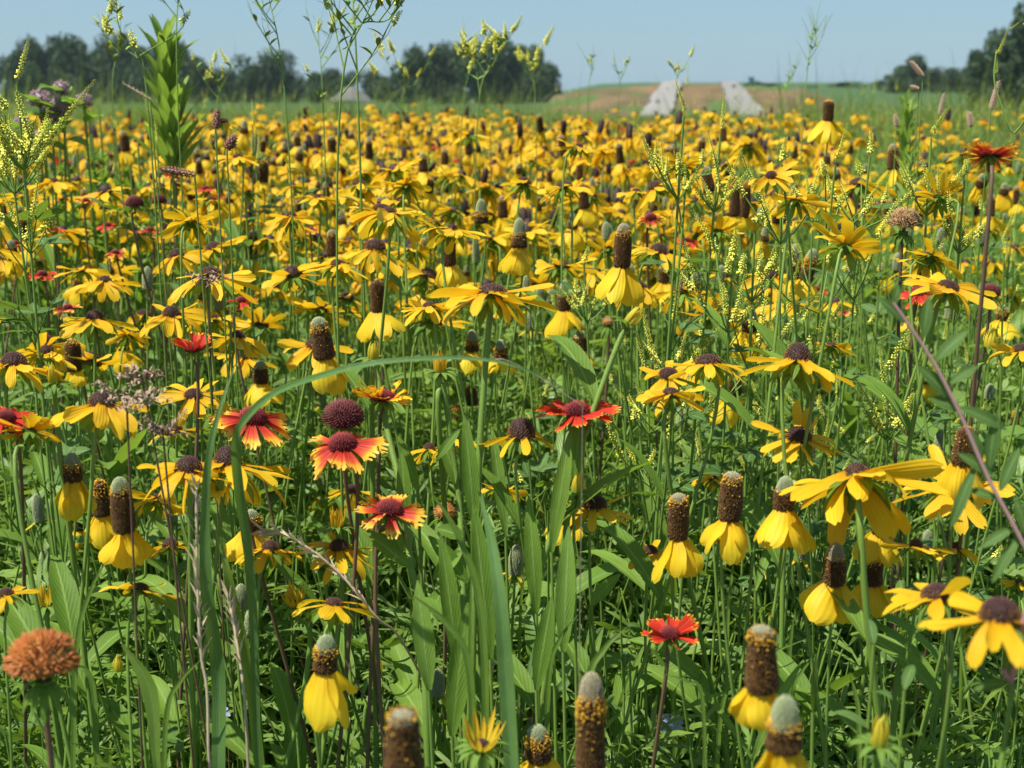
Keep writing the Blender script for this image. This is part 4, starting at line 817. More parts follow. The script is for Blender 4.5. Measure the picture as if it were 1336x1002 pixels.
# ------------------------------------------------------------ long grass blades and dry stalks
def ribbon(pts,ws,mat,name,label,land,fold=.35,face=(0,-1,.35),kind='grass'):
    P=catmull([at(*p) for p in pts],8); n=len(P); dd=np.interp(np.linspace(0,1,n),np.linspace(0,1,len(pts)),[p[2] for p in pts]); w=np.interp(np.linspace(0,1,n),np.linspace(0,1,len(ws)),ws)*dd/FOC/2
    B=P[0]*[1,1,0]; P=P-B; w=w[:,None]; P=np.vstack([[0,0,0],P]); w=np.vstack([w[:1],w])
    Tn=np.gradient(P,axis=0); Tn/=np.linalg.norm(Tn,axis=1)[:,None]; f=np.array(face,float); f/=np.linalg.norm(f); Sd=np.cross(Tn,f); Sd/=np.linalg.norm(Sd,axis=1)[:,None]; N=np.cross(Sd,Tn)
    s=np.linspace(-1,1,5); V=P[:,None]+Sd[:,None]*w[:,None]*s[None,:,None]+N[:,None]*w[:,None]*fold*(abs(s)-.5)[None,:,None]
    uv=np.stack(np.broadcast_arrays((s*.5+.5)[None],np.linspace(0,1,len(P))[:,None]),-1); g=G().add(V,grid(len(P),5),uv=uv)
    root=obj(name,g.mesh(name,[M[mat]])); root.location=tuple(B); note(root,kind,at(*pts[-1]),'long',label,land,.1); return root
M['blade_blue']=leaf_mat('blue_green_blade',(.085,.185,.042),(.13,.24,.06),(.12,.22,.09),.28,.45)
ribbon([(335,950,.76),(328,760,.74),(312,640,.72),(308,575,.70),(322,545,.69),(360,512,.68),(430,487,.66),(500,472,.65),(600,467,.65),(680,480,.65),(765,523,.66)],[10,12,13,12,11,11,10,8,6,4,1],'blade_blue','tall_grass_plant','long blue-green grass blade bending over and arching right to a thread-thin tip','arching grass blade',face=(.1,-1,.9))
ribbon([(285,1010,.74),(285,880,.74),(270,770,.72),(268,680,.71),(272,600,.70),(285,540,.70),(305,480,.71)],[18,19,17,13,10,6,2],'blade_blue','tall_grass_plant','broad dark green grass blade standing upright at left, left of the arching one','upright grass blade')
ribbon([(340,1010,.8),(325,880,.78),(300,760,.76),(285,700,.76)],[14,14,11,3],'grass','tall_grass_plant','short wide grass blade leaning left beneath the plump buds',None)
ribbon([(668,1010,.66),(660,880,.66),(652,780,.66),(640,700,.67),(624,640,.68)],[19,21,18,12,1],'blade_blue','tall_grass_plant','wide pale blue-green pointed grass blade standing in front of the centre stems','pale pointed blade')
ribbon([(205,1000,.7),(195,900,.7),(160,840,.7)],[10,22,3],'grass','tall_grass_plant','green blade curving left above the lower left leaves',None)
for i in range(60):
    x=rnd.uniform(0,1336); d=rnd.uniform(.62,1.25); y0=rnd.uniform(900,1010); y1=rnd.uniform(560,880); dx=rnd.gauss(0,60); w=rnd.uniform(4,10)/d*.75
    if not clear(x,y0,x+dx*.45,y1*.8+y0*.2,d,34) or not clear(x+dx*.45,y1,x+dx,y1,d,34): continue
    ribbon([(x,y0+80,d),(x+dx*.1,(y0+y1)/2,d),(x+dx*.45,y1*.8+y0*.2,d),(x+dx,y1,d)],[w,w,w*.8,.5],'grass','tall_grass_plant',None,None)
def dry(pts,w,label,land,husks=True,mat='dry'):
    P=catmull([at(*p) for p in pts],8); B=P[0]*[1,1,0]; root=root_at('dry_grass_stalk',B); g=tube(np.vstack([[0,0,0],P-B]),w*pts[0][2]/FOC/2,5); obj('stem',g.mesh('stem',[M[mat]]),root)
    if husks:
        g=G(); k=len(P); 
        for i in range(int(k*.45),k):
            for _ in range(2): g.addg(blade(.012,.0016,0,-.3,1,.4,4,3),T(*(P[i]-B))@frame(P[min(i+1,k-1)]-P[i-1],rnd.random()*6)@RY(-1.2)@SC(rnd.uniform(.6,1.3)))
        obj('husks',g.mesh('husks',[M[mat]]),root)
    note(root,'dry grass',P[-1],'dry',label,land,.1)
dry([(560,900,.85),(520,830,.80),(492,806,.78),(440,745,.78),(378,700,.78),(340,690,.8)],3,'straw-coloured dry stalk slanting down to the right over a long petal','slanting dry stalk')
dry([(256,640,.72),(258,760,.72),(262,850,.72),(270,900,.72),(272,975,.72)][::-1],4,'pale straw stalk standing left of the wide grass blades, frayed below','left straw stalk')
dry([(322,960,.74),(318,900,.74),(306,820,.75),(298,780,.76)],4,'frayed pale dry grass head right of the left straw stalk','frayed dry head')
dry([(640,470,.66),(660,470,.66),(700,490,.67),(760,530,.68)][::-1],1.5,'fine dry stalk under the arching grass tip',None,False)
dry([(700,950,1.0),(668,910,.9),(655,850,.9),(640,870,.9)],2,'tangled wisp of dry grass beside the pale pointed blade',None)
dry([(500,960,.8),(470,900,.8),(450,860,.8)],2,'brownish dry twig left of the stubby-petalled bud',None,False,'stem_dark')
def panicle(x,y,d,w,n,label,land,mat='dryred',seedl=.0045,rise=.6,B=None,ang=0):
    P=at(x,y,d); B=np.array([P[0]+rnd.uniform(-.05,.1),P[1]+.02,0]); root=root_at('seeding_grass',B); path=catmull([B,(B+P)/2,P],8); add_stem(root,B,path,.0009,.0006,'stem_dark'); g=G(); W=w*d/FOC; g2=G()
    seed=blade(seedl,seedl*.33,0,-.3,1,.5,4,3)
    for i in range(n):
        a=rnd.random()*6.28; l=W*rnd.uniform(.25,.6); e=(P-B)+np.array([math.cos(a)*l+ang*l,math.sin(a)*l*.6,rnd.uniform(-.2,rise)*l]); p0=(P-B)+np.array([0,0,-rnd.random()*W*.2]); bp=catmull([p0,(p0+e)/2+np.array([0,0,l*.12]),e],5); tube(bp,.00018,3,g=g)
        for q in bp[2:]:
            for _ in range(2): g2.addg(seed,T(*q)@RZ(rnd.random()*6.28)@RY(rnd.uniform(-1.2,.5))@SC(rnd.uniform(.5,1.0)))
    obj('branches',g.mesh('branches',[M['dry']]),root); obj('seeds',g2.mesh('seeds',[M[mat]]),root); note(root,'seeding grass',P,'brown',label,land,.1)
panicle(165,520,.70,105,15,'feathery brown grass panicle spread over the susan at left','brown grass panicle',ang=.2)
panicle(212,560,.72,85,10,'sparse brown grass panicle drooping right below the fuller one','sparse brown panicle')
panicle(185,490,.72,70,10,'small brown grass panicle above the fuller one',None)
panicle(270,365,.95,60,12,'dark seeding grass over the broad susan at left',None)
def spike(x0,y0,x1,y1,w,d,label,land,mat='dryred',n=70):
    A=at(x0,y0,d); E=at(x1,y1,d); L=np.linalg.norm(E-A); B=np.array([A[0]+(A[0]-E[0])*.8,A[1],0]); root=root_at('grass_spike',B); add_stem(root,B,catmull([B,(A+B)/2,A],8),.0007,.0006,'stem_dark' if mat=='dryred' else 'stem')
    r=w*d/FOC/2; Z=np.linspace(0,1,10); P=[(r*.65*math.sin(PI*min(1,.12+z*.86))**.5,z*L) for z in Z]; g=lathe([(a*.6,b) for a,b in P],8); spikes(g,P,n,r*.9,r*.3,.8,m=1)
    obj('seed_spike',g.mesh('seed_spike',[M['dryred'],M[mat]]),root,T(*(A-B))@frame(E-A)); note(root,'grass spike',E,'brown',label,land,.05)
M['tanspike']=floret_mat('tan_spike',(.25,.16,.10),(.50,.36,.25),.5); M['redseed']=floret_mat('red_seed',(.10,.03,.02),(.30,.12,.08),.6)
for a in [(281,168,284,144,10,.95,'upper dark red seed spike against the green at left','upper red seed spike','redseed',40),(296,194,306,180,12,.95,'lower right dark red seed spike at left','lower red seed spike','redseed',36),(254,228,210,220,10,.85,'reddish seed spike lying level above a pink flower at left','level red seed spike','redseed',60),
 (1204,100,1188,80,7,1.3,'upper left tan grass spike against the sky before the right trees',None,'tanspike',60),(1199,117,1188,113,6,1.4,'short stubby tan grass spike left of the right trees',None,'tanspike',40),(1293,142,1303,106,7,1.2,'long tan grass spike before the right-hand trees',None,'tanspike',80),(1226,150,1232,122,6,1.4,'thin tan grass spike above the milkweed on the right',None,'tanspike',50),
 (1267,165,1264,146,7,1.3,'tan grass spike just left of the striped blanket flower',None,'tanspike',60),(1170,165,1168,150,6,1.5,'small tan spike left of the stout green plant',None,'tanspike',40),(196,130,160,108,5,1.1,'slanting greyish spike left of the milkweed',None,'tanspike',40)]: spike(*a)
# ------------------------------------------------------------ the lie of the land
def hz(x,y):
    x=np.asarray(x,float); y=np.asarray(y,float)
    u=np.clip((x/np.maximum(y,1)-.01)/.07,0,1); u=u*u*(3-2*u)
    z=-.019*np.clip(y-8,0,37)-.25*np.clip((y-45)/20,0,1)
    return z+np.clip((y-105)/200,0,1.6)*2.8*u
# ------------------------------------------------------------ foliage nobody could count
def stalk(kind,H,n,k=1.,lod=0):
    g=G(); b=rnd.uniform(-.05,.05); P=catmull([(0,0,0),(b,rnd.uniform(-.03,.03),H*.5),(b*1.6,rnd.uniform(-.05,.05),H)],4); tube(P,np.linspace(.0015,.0007,len(P)),3 if lod else 4,m=0,g=g)
    for i in range(n):
        u=.12+.86*(i+rnd.random())/n; p=P[int(u*(len(P)-1))]; a=i*2.4+rnd.random(); up=rnd.uniform(.3,1.2)
        Mx=T(*p)@RZ(a)@RY(-up)
        if kind=='lance': g.addg(blade(.075*k*rnd.uniform(.7,1.2),.015*k,0,-rnd.uniform(.4,1.3),1,.3,6 if not lod else 4,3,p_lance,twist=rnd.uniform(-.5,.5)),Mx,m=1)
        elif kind=='feather':
            L=.06*k*rnd.uniform(.7,1.2); ra=blade(L,.0018,0,-.7,1,0,4,2); g.addg(ra,Mx,m=1)
            for j in range(7 if not lod else 4):
                t=.2+.8*j/(6 if not lod else 3); sd=1 if j%2 else -1
                if j==6: sd=0
                l=L*(.55-.2*t)*rnd.uniform(.8,1.2); g.addg(blade(l,.0034*k if not lod else .005*k,.2,-.8,1,.3,4 if not lod else 3,2,p_lance),Mx@T(L*t*.95,0,-.35*L*t*t)@RZ(sd*.75)@RX(rnd.uniform(-.6,.6)),m=1)
        else:
            for a2 in (-1.,0,1.): g.addg(blade(.016*k*rnd.uniform(.8,1.2),.0065*k,0,-.3,1,.2,4,3 if not lod else 2,p_lance),Mx@T(.014,0,0)@RZ(a2)@RX(rnd.uniform(-.5,.5)),m=1)
    return g
def tuft(n,H,w,nu=5):
    g=G()
    for i in range(n):
        a=rnd.random()*6.28; L=H*rnd.uniform(.55,1.1); g.addg(blade(L,w*rnd.uniform(.6,1.2),1.45-rnd.random()*.25,-rnd.uniform(.1,1.3),2,.3,nu,3 if w<.02 else 2,p_grass,twist=rnd.uniform(-.5,.5)),T(rnd.gauss(0,.02),rnd.gauss(0,.02),0)@RZ(a))
    return g
def wedge(n,y0,y1,half=.50,pad=.12,xf=None):
    y=np.sqrt(rs.uniform(y0*y0,y1*y1,n)); x=rs.uniform(-1,1,n)*(half*y+pad); return x,y
def clump(x,y,s): return .5+.5*np.sin(x*s*1.7+2.1*np.sin(y*s*.9))*np.sin(y*s*1.3+1.7*np.sin(x*s))
def scat(name,protos,mats,n,y0,y1,smin,smax,label,cat,z=None,tiltamt=.14,keep=None,group=None):
    g=G(); x,y=wedge(n,y0,y1)
    if keep is not None: m=keep(x,y); x,y=x[m],y[m]
    ids=rs.randint(0,len(protos),len(x))
    for i,p in enumerate(protos):
        m=ids==i; c=int(m.sum()); s=rs.uniform(smin,smax,c)
        pos=np.stack([x[m],y[m],hz(x[m],y[m])+(0 if z is None else z(x[m],y[m]))],-1)
        g.scatter(p,rmats(pos,rs.rand(c)*6.283,rs.randn(c)*tiltamt,rs.randn(c)*tiltamt,s))
    o=obj(name,g.mesh(name,mats)); tag(o,label,cat,None,'stuff'); return o
LA=[stalk('lance',.52,13) for _ in range(5)]; FE=[stalk('feather',.50,17) for _ in range(5)]; TR=[stalk('tri',.50,30) for _ in range(5)]
LA2=[stalk('lance',.55,9,1.2,1) for _ in range(3)]; FE2=[stalk('feather',.55,10,1.4,1) for _ in range(3)]; TR2=[stalk('tri',.55,16,1.5,1) for _ in range(3)]

scat('lance_leaf_foliage',LA,[M['stem'],M['leaf']],1050,.6,2.4,.62,1.24,'dense long-leaved green foliage between the flower stems','foliage')
scat('feathery_foliage',FE,[M['stem'],M['feather']],2300,.6,2.4,.6,1.28,'fine feathery light green leaves filling the lower field','foliage')
scat('small_leaf_foliage',TR,[M['stem'],M['cloverleaf']],1900,.6,2.4,.6,1.28,'small dark clover-like leaves among the stems','foliage')
scat('meadow_grass',[tuft(5,.42,.0045) for _ in range(5)],[M['grass']],1300,.5,2.8,.8,1.5,'thin green meadow grass among the flowers','grass')
scat('tall_mid_foliage',FE+TR+LA,[M['stem'],M['feather']],2300,1.15,3.1,1.12,1.45,'tangled green leaves right under the flower heads','foliage',tiltamt=.2)
scat('mid_foliage',LA2+FE2+TR2,[M['stem'],M['leaf']],4200,2.5,7.,.85,1.3,'green foliage under the crowded flowers','foliage')
scat('mid_feathery_foliage',FE2,[M['stem'],M['feather']],2600,2.5,7.,.85,1.3,'light feathery foliage under the crowded flowers','foliage')
M['fargrass']=leaf_mat('far_grass',(.13,.19,.035),(.26,.28,.09),(.14,.2,.05),.35,.7)
far=[tuft(7,.66,.012,4) for _ in range(4)]
scat('far_meadow_grass',far,[M['fargrass']],17000,5.0,30,1.0,1.42,'green growth between the far flowers','grass')
far2=[tuft(7,.72,.04,4) for _ in range(3)]
M['fargrass']=leaf_mat('far_grass',(.13,.19,.035),(.26,.28,.09),(.14,.2,.05),.35,.7)
scat('field_edge_grass',far2,[M['fargrass']],14000,20,80,.85,1.15,'rough green and straw grass beyond the flowers','grass')
scat('rough_field_weeds',[tuft(8,.80,.012,5) for _ in range(4)]+[tuft(12,.62,.02,4) for _ in range(3)],[M['fargrass']],6500,12,46,1.5,2.05,'rough olive weeds and straw grass rising in patches beyond the flowers','weeds',keep=lambda x,y:(clump(x*.6,y*.25,1.)>.45)|(x/y<-.28)|(rs.rand(len(x))<.3) if False else ((clump(x*.6,y*.25,1.)>.45)|(x/y<-.28)|(rs.rand(len(x))<.3))&~((x/y>.065)&(x/y<.215)&(rs.rand(len(x))<.9)))
scat('right_meadow_grass',[tuft(9,.70,.008,5) for _ in range(4)],[M['grass']],5200,3.2,22,.95,1.35,'plain green grass with few flowers on the right of the field','grass',keep=lambda x,y:(x/y>.17)&(rs.rand(len(x))<np.clip((x/y-.15)*9,0,1)))
# distant flower heads: each a low cone of petals with a dark centre
def headlet(n,nu,r=.033,dr=.3,cone=0,big=1.):
    g=G()
    for i in range(n): g.addg(blade(r,.014*big,0,-.6,1,.1,nu,2,p_susan if nu>2 else None),RZ(i/n*6.283+rnd.random()*.3)@RY(dr+rnd.uniform(-.2,.3)),m=0)
    if cone: lathe([(.006,0),(.0065,.006),(.006,.022),(.001,.027)],6,m=1,g=g)
    else: lathe([(.0062,-.001),(.005,.004),(.001,.006)],6,m=1,g=g)
    tube([(0,0,-.25),(0,0,-.002)],.0018,3,m=2,g=g); return g
HA=[headlet(11,4,dr=a) for a in (.1,.3,.5)]+[headlet(6,4,.026,1.0,1,1.5)]; HB=[headlet(8,3,.034,a,0,1.6) for a in (.15,.4)]+[headlet(5,3,.026,1.,1,2.)]; HC=[headlet(5,2,.035,a,0,2.6) for a in (.1,.4)]
def fd(x,y):
    u=x/y; f=np.ones_like(x); f=np.where(u>.14,np.clip(1-(u-.14)/.16,.10,1),f); f=np.where(u<-.30,np.clip(1-(-.30-u)/.10,.15,1),f)
    f*=.30+.70*(clump(x*1.3,y*.5,1.)>.40); f*=np.clip((28-y)/20,.0,1)**1.5; return rs.rand(len(x))<f
def heads(name,pr,n,y0,y1,smin,smax,label):
    return scat(name,pr,[M['susan'],M['disc_core'],M['stem']],n,y0,y1,smin,smax,label,'flowers',z=lambda x,y:np.clip(.78-.004*(y-8),.68,.8)+.055*rs.randn(len(x)),tiltamt=.28,keep=fd)
heads('distant_susans',HA,4300,2.1,7.2,.9,1.2,'yellow susans crowding the middle distance')
heads('farther_susans',HB,1800,7.2,15,.9,1.2,'yellow flowers massed farther off')
heads('farthest_susans',HC,1700,14.5,30,1.,1.5,'yellow haze of the farthest flowers')
CLV=[]
for _ in range(4):
    c_=G(); P_=catmull([(0,0,0),(rnd.uniform(-.05,.05),0,.5),(rnd.uniform(-.1,.1),0,.92)],4); tube(P_,.0009,3,m=0,g=c_)
    for i in range(5):
        p_=P_[int((.72+.28*i/4)*(len(P_)-1))]; c_.addg(raceme_g(.06*rnd.uniform(.6,1.2),26,w=.0036),T(*p_)@RZ(i*2.4)@RY(rnd.uniform(.3,1.2) if i<4 else .1))
    CLV.append(c_)
scat('distant_sweet_clover',CLV,[M['stem'],M['clov']],900,3.4,18,.8,1.12,'pale yellow sweet clover veil through the far flowers','wildflowers',keep=lambda x,y:rs.rand(len(x))<np.where(x/y>.12,1.,.35))
g=G(); x,y=wedge(70,5,18); g.scatter(HB[0],rmats(np.stack([x,y,hz(x,y)+.76+.05*rs.randn(70)],-1),rs.rand(70)*6,rs.randn(70)*.3,rs.randn(70)*.3,rs.uniform(.9,1.3,70)))
tag(obj('distant_blanket_flowers',g.mesh('distant_blanket_flowers',[M['blanket_red'],M['gd_core'],M['stem']])),'red blanket flowers dotted through the far yellow crowd','flowers',None,'stuff')

# ------------------------------------------------------------ ground, fields, embankment
ys=np.concatenate([np.linspace(-6,30,37),np.linspace(34,420,90),np.linspace(450,800,8)]); xs=np.linspace(-1,1,81)
X=xs[None]*(20+ys[:,None].clip(0)*1.3); Y=np.broadcast_to(ys[:,None],X.shape); gr=G().add(np.stack([X,Y,hz(X,Y)],-1),grid(len(ys),81)[:,::-1])
k=NT('ground_soil'); ge=k.n('ShaderNodeNewGeometry'); sp=k.n('ShaderNodeSeparateXYZ'); k.l(ge.outputs[0],sp.inputs[0])
soil=k.mix(k.noise(14,4,ge.outputs[0]),(.05,.045,.025),(.10,.10,.05))
wv=k.math('MULTIPLY',k.math('SINE',k.math('ADD',k.math('MULTIPLY',sp.outputs[0],1.1),k.math('MULTIPLY',sp.outputs[1],.25))),.5)
crop=k.mix(k.math('ADD',k.math('MULTIPLY',k.noise(.06,4,ge.outputs[0]),.8),k.math('MULTIPLY',wv,.12)),(.035,.075,.025),(.075,.125,.04))
fr=k.ramp(k.math('DIVIDE',sp.outputs[1],200.),[(0.1,(0,0,0)),(.25,(1,1,1))])
gm=k.finish(k.mix(fr,soil,crop),.9,bump=k.noise(30,4,ge.outputs[0]),bstr=.5,bdist=.02,spec=.1)
tag(obj('ground',gr.mesh('ground',[gm])),kind='structure')
# earth embankment with two pale concrete slopes
D0=92.
def mpx(px,py,d=D0): p=at(px,py,1.); v=p-CP; return CP+v*(d/v[1])
def emb():
    nx,ny=140,26; xs=np.linspace(mpx(688,118)[0],mpx(1102,118)[0],nx); out=[]
    pxs=668+(xs/D0)*FOC*.975
    topy=np.interp(pxs,[690,722,760,800,838,850,925,935,1000,1030,1062,1100],[152,124,117,115,112,110.5,110.5,111,113,117,127,152])
    for j in range(ny):
        v=j/(ny-1); yy=D0+v*9
        for i in range(nx):
            zt=1+(118-topy[i])/FOC*(D0+9)*1.0; zb=-.9; e=v**.9
            out.append((xs[i]*(yy/D0),yy,zb-.1+(zt+.1-zb)*e+.05*math.sin(i*.7+j)*math.sin(j*1.3)))
    return np.array(out),grid(ny,nx)[:,::-1],zt
v,q,_=emb(); v2=v.reshape(26,140,3); back=v2[-1].copy(); back[:,1]+=14; back[:,2]=-1.; g=G().add(v,q); g.add(np.concatenate([v2[-1],back]),grid(2,140)[:,::-1])
k=NT('bare_earth'); ge=k.n('ShaderNodeNewGeometry'); sp=k.n('ShaderNodeSeparateXYZ'); k.l(ge.outputs[0],sp.inputs[0])
c=k.mix(k.ramp(k.noise(.35,5,ge.outputs[0]),[(.40,(0,0,0)),(.60,(1,1,1))]),(.10,.080,.040),(.17,.11,.06)); c=k.mix(k.ramp(k.noise(.22,4,ge.outputs[0]),[(.50,(0,0,0)),(.58,(1,1,1))]),c,(.075,.115,.035))
tag(obj('embankment',g.mesh('embankment',[k.finish(c,.95,bump=k.noise(3,4,ge.outputs[0]),bstr=.6,bdist=.1,spec=.1)])),kind='structure')
def surf(px,v):                         # point on the embankment face
    x=(px-668)/FOC/.975*D0; i=int(np.clip(np.interp(x,v2[0,:,0],np.arange(140)),0,139)); j=v*25; a=int(min(24,j)); p=v2[a,i]*(1-(j-a))+v2[a+1,i]*(j-a); return p
km=flat_mat('pale_concrete',(.15,.142,.125),(.25,.238,.22),.85,.7,bdist=.03)
kd=flat_mat('dark_hollow',(.10,.10,.10),(.16,.16,.16),.9,3)
def strip(b0,b1,t0,t1,label,marks):
    N=24; L=[]; 
    for j in range(N):
        v=j/(N-1)*1.; a=b0+(t0-b0)*v; b=b1+(t1-b1)*v
        for i in range(10):
            p=surf(a+(b-a)*i/9,v).copy(); p[2]+=.26+.03*rnd.random(); p[1]-=.26; p[0]+=(.06*math.sin(j*.5+b0)+.015*rnd.uniform(-1,1))*(i in (0,9)); L.append(p)
    V=np.array(L).reshape(N,10,3); B=V[0,4]*[1,1,0]; 
    top=V-B; bot=top-np.array([0,0,.35])*1.; g=G().add(top,grid(N,10)[:,::-1])
    for s in (0,9): g.add(np.stack([top[:,s],bot[:,s]],1),grid(N,2) if s else grid(N,2)[:,::-1])
    g.add(np.stack([top[0],bot[0]],0),grid(2,10)); root=root_at('concrete_slope',B); obj('slab',g.mesh('slab',[km]),root)
    for (px,vv,w) in marks:
        p=surf(px,vv)-B+np.array([0,-.30,.33]); obj('drain_opening',lathe([(w*.8,0),(w,.02),(w*.7,.06),(.001,.07)],10).mesh('drain_opening',[kd]),root,T(*p)@RX(1.2))
    tag(root,label,'concrete slope','pale slopes on the embankment')
strip(828,866,856,879,'left one of two pale concrete strips running down the far embankment, wider at its foot',[(838,.35,.16),(850,.32,.16),(862,.7,.08)])
strip(942,984,927,947,'right one of two pale concrete strips running down the far embankment, its foot spreading right',[(944,.8,.16),(945,.45,.10)])
p=surf(970,1.); B=np.array([p[0],p[1]+1,p[2]-.1]); root=root_at('sign_board',B); obj('post',tube([(0,0,0),(0,0,.5)],.05,6).mesh('post',[kd]),root)
g=G(); a=.22; g.add([(-a,-.04,.35),(a,-.04,.35),(a,-.04,.75),(-a,-.04,.75),(-a,.04,.35),(a,.04,.35),(a,.04,.75),(-a,.04,.75)],[(0,1,2,3),(5,4,7,6),(1,5,6,2),(4,0,3,7),(3,2,6,7),(4,5,1,0)]); obj('board',g.mesh('board',[flat_mat('teal_board',(.03,.16,.15),(.04,.2,.18),.5,3)],False),root)
tag(root,'tiny teal board standing on the embankment crest at its right side','sign')
# grey gravel heap between the left groves
def heap(px0,px1,pyt,d,label):
    a=mpx(px0,118,d); b=mpx(px1,118,d); cx=(a[0]+b[0])/2; w=(b[0]-a[0])/2; h=1+(118-pyt)/FOC*d; L=[(w*(1-t)**.8*(1+.05*math.sin(t*9))+.02,h*(t**.9)) for t in np.linspace(0,1,8)]
    g=lathe(L,20); v=g.v[0]; v+=np.array([[.04*w,.04*w,.03*h]])*rs.randn(*v.shape); o=obj('gravel_heap',g.mesh('gravel_heap',[flat_mat('grey_gravel',(.11,.105,.10),(.19,.18,.165),.95,3)])); o.location=(cx,d*1.,0); tag(o,label,'gravel heap')
heap(430,486,112,120,'grey gravel heap half hidden by weeds between the two left groves')
# ------------------------------------------------------------ trees
def crown_g(n=1500,lobes=11,leaf=.05,seed=0):
    r=np.random.RandomState(seed); c=r.randn(lobes,3)*[.40,.40,.42]; c[:,2]=np.clip(c[:,2],-.7,.6); c[0]=0; rad=r.uniform(.30,.55,lobes); ex=r.randint(0,lobes,n); d=r.randn(n,3); d/=np.linalg.norm(d,axis=1)[:,None]
    P=c[ex]+d*rad[ex][:,None]*(r.rand(n)[:,None]**.35); P[:,2]=np.maximum(P[:,2],-.95+.1*r.rand(n))
    a=r.randn(n,3); a/=np.linalg.norm(a,axis=1)[:,None]; b=np.cross(a,r.randn(n,3)); b/=np.linalg.norm(b,axis=1)[:,None]; s=leaf*r.uniform(.6,1.4,n)[:,None]
    V=np.stack([P+a*s,P+b*s*.7,P-a*s,P-b*s*.7],1); g=G().add(V,np.arange(n*4).reshape(-1,4),r=np.repeat(r.rand(n),4)); return g
M['treeleaf']=flat_mat('tree_leaves',(.024,.048,.018),(.060,.105,.034),.8,.8,tr=.15); M['bark']=flat_mat('bark',(.05,.04,.03),(.09,.07,.05),.9,5)
CR=[crown_g(5200,16,.062,s).mesh('crown',[M['treeleaf']],False) for s in range(6)]
def trunk_g():
    g=tube([(0,0,0),(.02,0,.5),(0,.02,1.)],[.06,.045,.03],7)
    for i in range(5): a=i*1.3; tube([(0,0,.5+.08*i),(.2*math.cos(a),.2*math.sin(a),.8+.08*i)],[.025,.012],5,g=g)
    return g
TRK=trunk_g().mesh('trunk',[M['bark']])
def tree(px,pyt,w,d,label,group,i):
    p=mpx(px,118,d); x,y=p[0],d; z=float(hz(np.array([x]),np.array([y]))[0]); ht=1+(118-pyt)/FOC*d-z; wd=w/FOC*d/2
    root=root_at('tree',(x,y,z-.05)); obj('trunk',TRK,root,SC(ht*.5,ht*.5,ht*.7)); hc=ht*.90/2
    obj('crown',CR[i%6],root,T(0,0,ht*.5)@RZ(i*1.7)@SC(wd*1.3,wd*1.3,ht*.53)); tag(root,label,'tree',group)
left=[(22,66,34),(48,56,40),(78,53,42),(108,47,40),(135,52,40),(165,54,38),(192,62,36),(240,60,42),(262,78,30)]
names=['leftmost, lower','second from the left','third from the left','highest, fourth from the left','fifth from the left, just beside the highest','sixth from the left','seventh, just left of the milkweed','eighth, behind the milkweed top','ninth, lowest at the right end']
for i,((x,y,w),nm) in enumerate(zip(left,names)): tree(x,y,w*1.25,200+5*(i%3),f'dark tree of the left grove: {nm}','trees of the left grove',i)
low=[(283,92,30),(310,94,34),(345,70,44),(385,96,34),(415,94,32),(440,92,34),(490,94,36),(515,92,30)]
nm=['first low tree right of the left grove','low tree left of the round-topped one','round-topped tree rising above its low row','low tree just right of the round-topped one','low tree midway along the row','low tree above the gravel heap','low tree beside the big grove','last low tree touching the big grove']
for i,((x,y,w),l) in enumerate(zip(low,nm)): tree(x,y,w*1.2,210+6*(i%2),l+', dark green','low row of far trees',i+2)
mid=[(543,66,38),(570,62,40),(598,58,42),(628,54,44),(655,54,42),(682,60,40),(704,72,34),(713,96,20)]
nm=['left end of','second from left in','third from left in','tallest middle-left of','tallest middle-right of','third from the right in','second from the right in','small bushy right end of']
for i,((x,y,w),l) in enumerate(zip(mid,nm)): tree(x,y,w*1.25,190+5*(i%3),f'dark tree, {l} the big grove left of the embankment','trees of the big grove',i+1)
rt=[(1163,97,24),(1190,76,34),(1214,90,28),(1232,92,28),(1256,88,30),(1268,96,26)]
nm=['small bush at the left end of','tallest round tree of','lower tree right of the tallest in','small middle tree of','tree at the right of','last tree at the right end of']
for i,((x,y,w),l) in enumerate(zip(rt,nm)): tree(x,y,w*1.25,215+4*(i%2),f'dark {l} the right far row','right far row of trees',i)
rn=[(1286,60,34),(1306,48,40),(1328,18,54),(1352,24,50)]
nm=['slim pointed tree, leftmost of the nearer trees','middle tree of the nearer group','tall tree towering in the upper right corner','tree cut by the right edge']
for i,((x,y,w),l) in enumerate(zip(rn,nm)): tree(x,y,w*1.2,120+5*(i%2),l+', dark green','nearer trees at the right edge',i+3)
for i,(x,y,w,l) in enumerate([(985,106,20,'tiny far tree right of the teal board'),(1007,109,16,'tiny far bush beyond the embankment edge'),(1100,107,26,'small round bush on the far field horizon'),(1120,111,14,'tiny bush right of the round bush on the horizon'),(1060,112,16,'tiny bush on the horizon left of the round one')]): tree(x,y,w,290,l+', bluish green',None,i)

# the air between
hm=bpy.data.materials.new('haze_air'); hm.use_nodes=True; t=hm.node_tree; t.nodes.clear(); vo=t.nodes.new('ShaderNodeVolumePrincipled'); vo.inputs['Color'].default_value=(.72,.90,.95,1); vo.inputs['Density'].default_value=.00018; ou=t.nodes.new('ShaderNodeOutputMaterial'); t.links.new(vo.outputs[0],ou.inputs['Volume'])
hx=1300.; g=G(); g.add([(-hx,-12,-2.9),(hx,-12,-2.9),(hx,840,-2.9),(-hx,840,-2.9),(-hx,-12,14),(hx,-12,14),(hx,840,14),(-hx,840,14)],[(0,3,2,1),(4,5,6,7),(0,1,5,4),(1,2,6,5),(2,3,7,6),(3,0,4,7)])
tag(obj('haze',g.mesh('haze',[hm],False)),'faint summer haze paling the far trees',None,None,'stuff')
